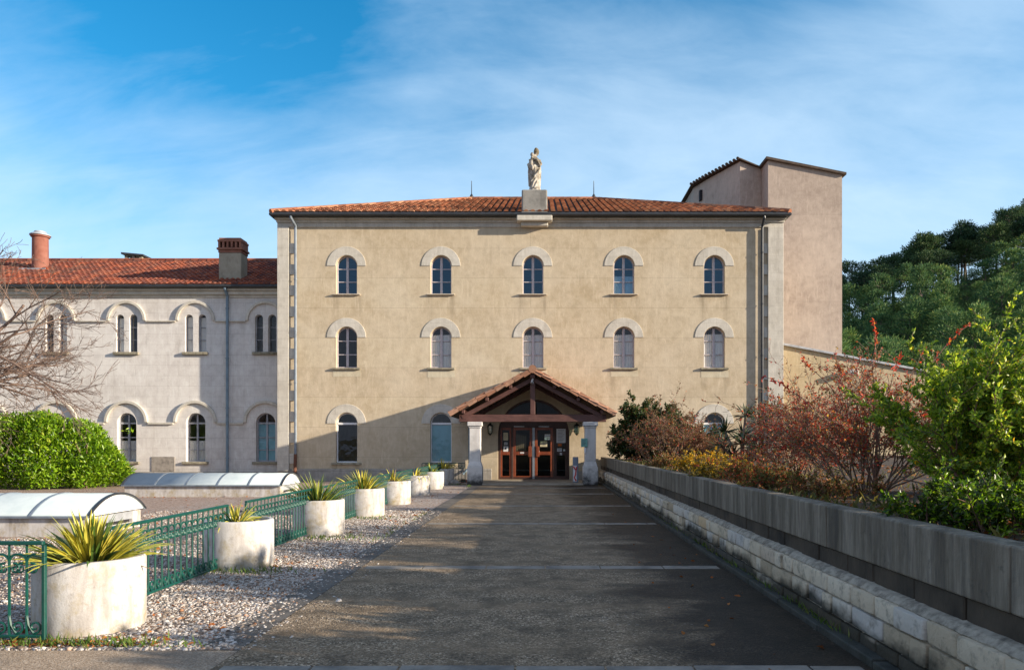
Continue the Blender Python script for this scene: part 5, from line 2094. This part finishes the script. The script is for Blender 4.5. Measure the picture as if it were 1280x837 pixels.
# red barberries
P_BARB = dict(P_TWIG, kids=[0, 4, 5, 7], sides=[3, 3, 4, 5], rmin=.0024)
RB = [('leaves', M['leaf_red'], .24, .034, .55, .8, None), ('faded_leaves', M['leaf_rust'], .13, .030, .5, .8, None), ('olive_leaves', M['leaf_olive'], .12, .032, .5, .8, None), ('yellow_leaves', M['leaf_yellow'], .008, .03, .5, .8, None)]
bush('barberry_bush', 'largest red brown barberry bush next to the glossy green shrub', 'shrub', 3.75, 8.6, 111, 20, 1.22, 62, P_BARB, M['twig_pale'], RB, 'red barberry bushes in the raised bed', .25)
bush('barberry_bush', 'red barberry bush in the middle of the raised bed with bare arching tips', 'shrub', 3.75, 11.0, 112, 17, 1.20, 60, P_BARB, M['twig_pale'], RB, 'red barberry bushes in the raised bed', .25)
bush('barberry_bush', 'red barberry bush set back from the wall behind the middle of the bed', 'shrub', 5.3, 14.6, 113, 15, 1.15, 56, P_BARB, M['twig'],
     [('leaves', M['leaf_red'], .42, .034, .55, .8, None), ('faded_leaves', M['leaf_rust'], .34, .03, .5, .8, None)], 'red barberry bushes in the raised bed', .25)


def long_canes(x, y, specs, seed, label):
    z0 = bed_h(x, y)
    t_ = thing('arching_cane_shrub', label, 'shrub', (x, y, z0))
    rng = random.Random(seed)
    rsx = np.random.RandomState(seed)
    tb_ = Tubes()
    P, D = [], []
    for dx, dy, h in specs:
        pts = []
        for k in range(13):
            u = k / 12
            pts.append(np.array([x + dx * u ** 1.5 + .02 * rng.gauss(0, 1), y + dy * u ** 1.5, z0 + h * (u - .12 * u ** 3) / .88]))
        tb_.add(pts, .011, .003, 5)
        for k in range(5, 12):
            for _ in range(7 if k < 10 else 14):
                t2 = rng.random()
                q = pts[k] * (1 - t2) + pts[k + 1] * t2
                if k > 9 or rng.random() < .25:
                    P.append(q); D.append(rvec(rng))
    tb_.build('canes', M['twig'], t_)
    leaves('leaves', np.array(P), np.array(D), .035 + .025 * rsx.random(len(P)), .55, M['leaf_red'], t_, rsx)


long_canes(3.75, 8.4, [(.02, .05, 1.95), (1.15, .1, 1.95), (-.75, .2, 1.55), (-1.1, .4, 1.35), (.45, .3, 1.6), (-.35, .1, 1.45)], 9, 'tall bare canes tipped with orange red leaves above the barberry')
# pinkish twiggy shrub and dark green shrub with red tips near the porch
bush('twiggy_shrub', 'pinkish grey twiggy shrub in front of the dark green one by the porch', 'shrub', 3.5, 20.2, 121, 15, 1.35, 60, dict(P_TWIG, r0=.016), M['twig_grey'],
     [('faded_leaves', M['leaf_pinkish'], .6, .045, .5, .8, None), ('red_leaves', M['leaf_red'], .05, .05, .55, .8, None), ('green_leaves', M['leaf_olive'], .15, .045, .5, .8, None)], None, .35)
bush('twiggy_shrub', 'lower pinkish twiggy shrub between the taller one and the spiky stems', 'shrub', 4.3, 20.3, 122, 12, .95, 58, dict(P_TWIG, r0=.014), M['twig_grey'],
     [('faded_leaves', M['leaf_pinkish'], .5, .042, .5, .8, None), ('rusty_leaves', M['leaf_rust'], .25, .04, .5, .8, None)], None, .3)
bush('dark_evergreen_shrub', 'dense dark green shrub with red tipped shoots beside the porch pillar', 'shrub', 3.75, 26.2, 131, 30, 1.45, 58, dict(P_DENSE, r0=.022), M['twig'],
     [('foliage', M['leaf_dark'], .78, .115, .42, .75, None), ('red_shoots', M['leaf_rust'], .16, .09, .4, .75, None)], None, .35)
bush('dark_evergreen_shrub', 'dark green shrub with reddish leaves behind the pinkish twigs', 'shrub', 4.6, 23.2, 132, 16, .85, 55, dict(P_DENSE, r0=.02), M['twig'],
     [('foliage', M['leaf_dark'], .62, .115, .42, .75, None), ('red_shoots', M['leaf_red'], .25, .08, .4, .75, None)], None, .4)
# two low shrubs added out of view beside the viewer, to shade the path
bush('shading_shrub', 'low green shrub added out of view to shade the path', 'shrub', 3.7, 3.7, 103, 13, .72, 55, dict(P_DENSE, leaf_n=2), M['twig'],
     [('foliage', M['leaf_green'], .97, .07, .45, .75, None)], None, .4)
bush('shading_shrub', 'second low green shrub added out of view to shade the path', 'shrub', 3.8, 1.9, 104, 13, .80, 55, dict(P_DENSE, leaf_n=2), M['twig'],
     [('foliage', M['leaf_green'], .97, .07, .45, .75, None)], None, .4)
# low plants
P_LOW = dict(P_LUSH, segs=[3, 3, 4], jit=[.2, .2, .15], up=[.08, .08, .05], sides=[3, 3, 4], kids=[0, 4, 5], t0=[.1, .15, .2], spread=[45, 45, 45], ratio=[0, .5, .55], r0=.006, leaf_n=4)
bush('yellow_flower_clump', 'low clump of yellow flowers at the wall edge under the spiky stems', 'plant', 3.02, 14.3, 141, 26, .42, 60, P_LOW, M['twig'],
     [('foliage', M['leaf_olive'], .45, .035, .4, .8, None), ('flowers', M['leaf_yellow'], .45, .035, .8, .8, lambda P: P[:, 2] > 1.02)], 'low plants at the wall edge', .35)
bush('yellow_flower_clump', 'looser yellow flowered clump before the red barberry at the wall edge', 'plant', 2.98, 12.2, 142, 22, .34, 62, P_LOW, M['twig'],
     [('foliage', M['leaf_olive'], .55, .035, .4, .8, None), ('flowers', M['leaf_yellow'], .25, .032, .8, .8, lambda P: P[:, 2] > 1.0)], 'low plants at the wall edge', .35)
bush('low_green_plant', 'low olive green plant on the wall edge before the largest barberry', 'plant', 2.98, 9.3, 143, 20, .26, 65, P_LOW, M['twig'],
     [('foliage', M['leaf_olive'], .7, .032, .4, .8, None), ('red_leaves', M['leaf_red'], .15, .03, .5, .8, None)], 'low plants at the wall edge', .4)
bush('low_green_plant', 'low straw and olive plant under the middle barberry at the wall edge', 'plant', 3.1, 10.7, 146, 24, .32, 65, P_LOW, M['twig'],
     [('foliage', M['leaf_olive'], .6, .032, .4, .8, None), ('red_leaves', M['leaf_red'], .2, .03, .5, .8, None)], 'low plants at the wall edge', .5)
bush('low_green_plant', 'low reddish plant between the yellow flowers and the middle barberry', 'plant', 3.3, 12.9, 147, 24, .36, 65, P_LOW, M['twig'],
     [('foliage', M['leaf_olive'], .35, .032, .4, .8, None), ('red_leaves', M['leaf_red'], .35, .03, .5, .8, None)], 'low plants at the wall edge', .5)
bush('low_green_plant', 'low rust coloured plant at the foot of the largest barberry stems', 'plant', 3.05, 7.9, 148, 20, .22, 68, P_LOW, M['twig'],
     [('foliage', M['leaf_rust'], .4, .03, .4, .8, None), ('olive_leaves', M['leaf_olive'], .3, .03, .5, .8, None)], 'low plants at the wall edge', .45)
bush('low_green_plant', 'low green plant hanging at the wall edge beneath the glossy shrub', 'plant', 3.1, 5.1, 144, 40, .34, 70, dict(P_LOW, leaf_n=5), M['twig'],
     [('foliage', M['leaf_hedge'], .5, .040, .42, .8, None), ('dark_foliage', M['leaf_dark'], .42, .040, .42, .8, None)], 'low plants at the wall edge', .55)
bush('low_green_plant', 'low rusty plant on the wall edge between the two pinkish shrubs', 'plant', 3.0, 17.6, 145, 20, .34, 62, P_LOW, M['twig'],
     [('foliage', M['leaf_olive'], .5, .04, .4, .8, None), ('rusty_leaves', M['leaf_rust'], .4, .04, .5, .8, None)], 'low plants at the wall edge', .4)


def spiky_stems(x, y, heads, seed, label):
    z0 = bed_h(x, y)
    t_ = thing('spiky_yucca', label, 'plant', (x, y, z0), None)
    rng = random.Random(seed)
    for k, (dx, dy, h) in enumerate(heads):
        m_ = MB()
        m_.tube([(x, y, z0), (x + dx * .4, y + dy * .4, z0 + h * .5), (x + dx, y + dy, z0 + h)], .045, .03, 7)
        m_.build('trunk', M['twig_grey'], t_, smooth=True)
        yucca('leaf_head', x + dx, y + dy, z0 + h, 52, .24, .40, 105, seed + k, [M['blade_dark'], M['blade_dark'], M['blade_dry'], M['blade_green']], .034, droop=.35, dry=.30, parent=t_)


spiky_stems(4.0, 15.0, [(.1, 0, 1.15), (-.25, .3, .85), (.45, .1, 1.0), (-.05, -.3, .6), (.75, .2, 1.25), (.3, -.2, .5), (-.4, -.1, .55), (.15, .4, .75), (.6, -.3, .7), (.95, 0, .9), (-.15, .1, .35), (.5, .2, .4)], 60, 'spiky dark yucca on bare stems in front of the round ground floor window')

def bed_litter(n):
    X = 2.53 + 5.5 * rs.random(n) ** 1.7
    Y = 4.5 + 23 * rs.random(n) ** 1.4
    C = np.array([(x, y, bed_h(x, y) + .005) for x, y in zip(X, Y)])
    D = np.stack([rs.normal(size=n), rs.normal(size=n), .35 * rs.normal(size=n)], 1)
    o_ = leaves('leaf_litter', C, D, .025 + .035 * rs.random(n), .55, M['dead_leaf'], None, rs, .10)
    tag(o_, 'dry leaf litter under the shrubs of the raised bed', 'leaves', None, 'stuff')
    n = 5200
    X = 2.56 + 4.5 * rs.random(n) ** 1.7
    Y = 4.5 + 22 * rs.random(n) ** 1.3
    k = np.array([mnoise.noise((x * .9, y * .9, 2)) for x, y in zip(X, Y)])
    X, Y = X[k > -.05], Y[k > -.05]
    C = np.array([(x, y, bed_h(x, y)) for x, y in zip(X, Y)])
    n = len(C)
    D = np.stack([.7 * rs.normal(size=n), .7 * rs.normal(size=n), .3 + rs.random(n)], 1)
    o_ = leaves('ground_cover', C, D, .05 + .09 * rs.random(n), .22, M['leaf_olive'], None, rs, .05)
    tag(o_, 'low olive green ground cover in the raised bed', 'ground cover', None, 'stuff')


bed_litter(7000)

# ------------------------------------------------------------------ hedge and bare tree
def hedge():
    cx, cy = -19.2, 26.3
    t_ = thing('laurel_hedge', 'rounded bright green clipped laurel hedge before the pale wing', 'hedge', (cx, cy, 0))
    rsx = np.random.RandomState(77)
    n = 190000
    rx, ry_, rz = 4.3, 1.6, 2.55
    B = (rsx.random((n, 3)) * np.array([2, 2, 1]) - np.array([1, 1, 0])) * 1.15
    low_ = np.array([mnoise.noise(Vector((b[0] * 3.6, b[1] * 1.5, b[2] * 2.6))) for b in B])
    f = (np.abs(B) ** np.array([3.2, 2.6, 3.6])).sum(1) ** (1 / 3) + low_ * .26
    keep = (f < 1) & (f > .66)
    P0 = B[keep]
    P = P0 * np.array([rx, ry_, rz]) + np.array([cx, cy, .04])
    nrm = unit(np.sign(P0) * np.abs(P0) ** 2.2 / np.array([rx, ry_, rz]))
    D = nrm * .5 + np.array([0, 0, .45]) + .65 * rsx.normal(size=P.shape)
    leaves('foliage', P, D, .10 + .08 * rsx.random(len(P)), .40, M['leaf_hedge'], t_, rsx, .10)
    tb_ = Tubes()
    rng = random.Random(7)
    for i in range(26):
        x = cx + rng.uniform(-3.6, 3.6); y = cy + rng.uniform(-.8, .8)
        tb_.add([np.array([x, y, 0]), np.array([x + rng.uniform(-.2, .2), y, .7]), np.array([x + rng.uniform(-.3, .3), y + rng.uniform(-.3, .3), 1.5])], .035, .012, 5)
    tb_.build('stems', M['twig'], t_)


hedge()


def bare_tree():
    x, y = -17.3, 20.5
    t_ = thing('bare_tree', 'leafless tree with fine grey brown arching branches at the edge of the view', 'tree', (x, y, 0))
    rng = random.Random(23)
    tb_ = Tubes()
    trunk = [np.array([x, y, -.05]), np.array([x + .05, y, 1.0]), np.array([x - .03, y + .05, 2.0]), np.array([x + .02, y, 3.0])]
    tr = Tubes()
    tr.add(trunk, .22, .16, 10)
    tr.build('trunk', M['twig_bare'], t_)
    prm = dict(segs=[4, 4, 5, 6, 8], jit=[.14, .13, .12, .10, .07], up=[.04, .02, .0, -.02, -.015], taper=.42, rmin=.0055, sides=[3, 3, 4, 5, 6], leaf_level=-1, leaf_n=0,
               kids=[0, 4, 4.5, 5, 6], t0=[.1, .15, .2, .2, .25], spread=[32, 34, 36, 38, 40], ratio=[0, .55, .55, .55, .55], r0=.1)
    for i in range(17):
        az = 2 * math.pi * (i + .5 * rng.random()) / 17
        tl = R((28, 58, 76)[i % 3] + rng.uniform(-6, 6))
        d = np.array([math.cos(az) * math.sin(tl), math.sin(az) * math.sin(tl), math.cos(tl)])
        p = trunk[2] * .5 + trunk[3] * .5
        grow(rng, p, d, rng.uniform(3.0, 4.1), .08, 4, prm, tb_, [])
    tb_.build('crown', M['twig_bare'], t_)


bare_tree()

# ------------------------------------------------------------------ pines on the hillside
def pine_source(kind, seed):
    rng = random.Random(seed)
    rsx = np.random.RandomState(seed)
    t_ = thing('pine_tree', 'pine', 'tree', (0, 0, 0), None, 0, True)
    H = 8.0
    tr = Tubes()
    bend = [np.array([.15 * mnoise.noise((k * .6, seed, 0)) * k, .15 * mnoise.noise((k * .6, seed, 5)) * k, H * .93 * k / 7]) for k in range(8)]
    tr.add(bend, .16, .03, 6)
    C, D = [], []
    def at(z):
        u = min(max(z / (H * .93) * 7, 0), 6.999)
        i = int(u)
        return bend[i] * (1 - u + i) + bend[i + 1] * (u - i)
    if kind == 'umbrella':
        z0, z1 = .55, 1.0
    elif kind == 'cone':
        z0, z1 = .12, 1.0
    else:
        z0, z1 = .25, 1.0
    nb = 46 if kind != 'umbrella' else 34
    for b in range(nb):
        f = z0 + (z1 - z0) * (b + rng.random()) / nb
        g = (f - z0) / (z1 - z0)
        if kind == 'cone':
            rad = 2.3 * (1 - g) ** .8 + .25
        elif kind == 'umbrella':
            rad = 2.2 * math.sin(math.pi * min(.2 + g * .75, .97)) ** .8
        else:
            rad = 2.5 * math.sin(math.pi * min(.22 + .76 * g, .98)) ** .75
        rad *= rng.uniform(.65, 1.15)
        az = b * 2.4 + rng.uniform(-.6, .6)
        p0 = at(H * f * .95)
        d = np.array([math.cos(az), math.sin(az), rng.uniform(.0, .45)])
        p1 = p0 + d * rad
        tr.add([p0, (p0 + p1) / 2 + np.array([0, 0, -.06 * rad]), p1], .035, .012, 3)
        # needle clumps along the outer part of the bough
        nc = 4 if kind != 'umbrella' else 5
        for c_ in range(nc):
            u = .35 + .65 * (c_ + rng.random()) / nc
            q = p0 + d * rad * u + rvec(rng) * np.array([.24, .24, .13])
            m = 20
            o_ = rsx.normal(size=(m, 3)) * np.array([.21, .21, .12])
            C.append(q + o_)
            D.append(unit(o_ + np.array([0, 0, .22]) + d * .2))
    C = np.concatenate(C); D = np.concatenate(D)
    tr.build('trunk', M['pine_bark'], t_)
    leaves('crown', C, D, .20 + .18 * rsx.random(len(C)), .30, M['pine'] if kind != 'umbrella' else M['pine_blue'], t_, rsx, .05)
    return t_


srcs = [pine_source('round', 201), pine_source('round', 202), pine_source('cone', 203), pine_source('cone', 204), pine_source('umbrella', 205), pine_source('umbrella', 206)]
used = [False] * 6
rh = random.Random(99)
spots = []
tries = 0
while len(spots) < 235 and tries < 20000:
    tries += 1
    y = 58 + 82 * rh.random() ** .8
    x = rh.uniform(.36, .80) * y
    if x < 22:
        continue
    d = 2.3 + (y - 58) * .010
    if all((x - a) ** 2 + (y - b_) ** 2 > d * d for a, b_ in spots):
        spots.append((x, y))
ridge = [(.38 * 128 + k * 2.2 + rh.uniform(-1.0, 1.0), 126 + rh.uniform(-3, 8)) for k in range(28)]
LABP = {'round': 'rounded light green pine on the wooded hillside right of the tower', 'cone': 'pointed dark green conifer on the wooded hillside right of the tower', 'umbrella': 'tall dusky pine with bare trunk and flat crown along the hill crest'}
for i, (x, y) in enumerate(spots + ridge):
    if i >= len(spots) or y > 118:
        k = 4 + (i % 2)
    else:
        k = rh.choice((0, 1, 0, 1, 2, 3))
    if not used[k]:
        o = srcs[k]; used[k] = True
    else:
        o = copy_tree(srcs[k])
    s = rh.uniform(.62, 1.3) if k < 4 else rh.uniform(.75, 1.35)
    o.location = (x, y, hill_z(x, y) - .2)
    o.rotation_euler = (0, 0, rh.uniform(0, 6.28))
    o.scale = (s, s, s * rh.uniform(.92, 1.12))
    kd = ('round', 'round', 'cone', 'cone', 'umbrella', 'umbrella')[k]
    o['label'] = LABP[kd]
    o['group'] = {'round': 'rounded pines on the hillside', 'cone': 'pointed conifers on the hillside', 'umbrella': 'tall pines on the hill crest'}[kd]
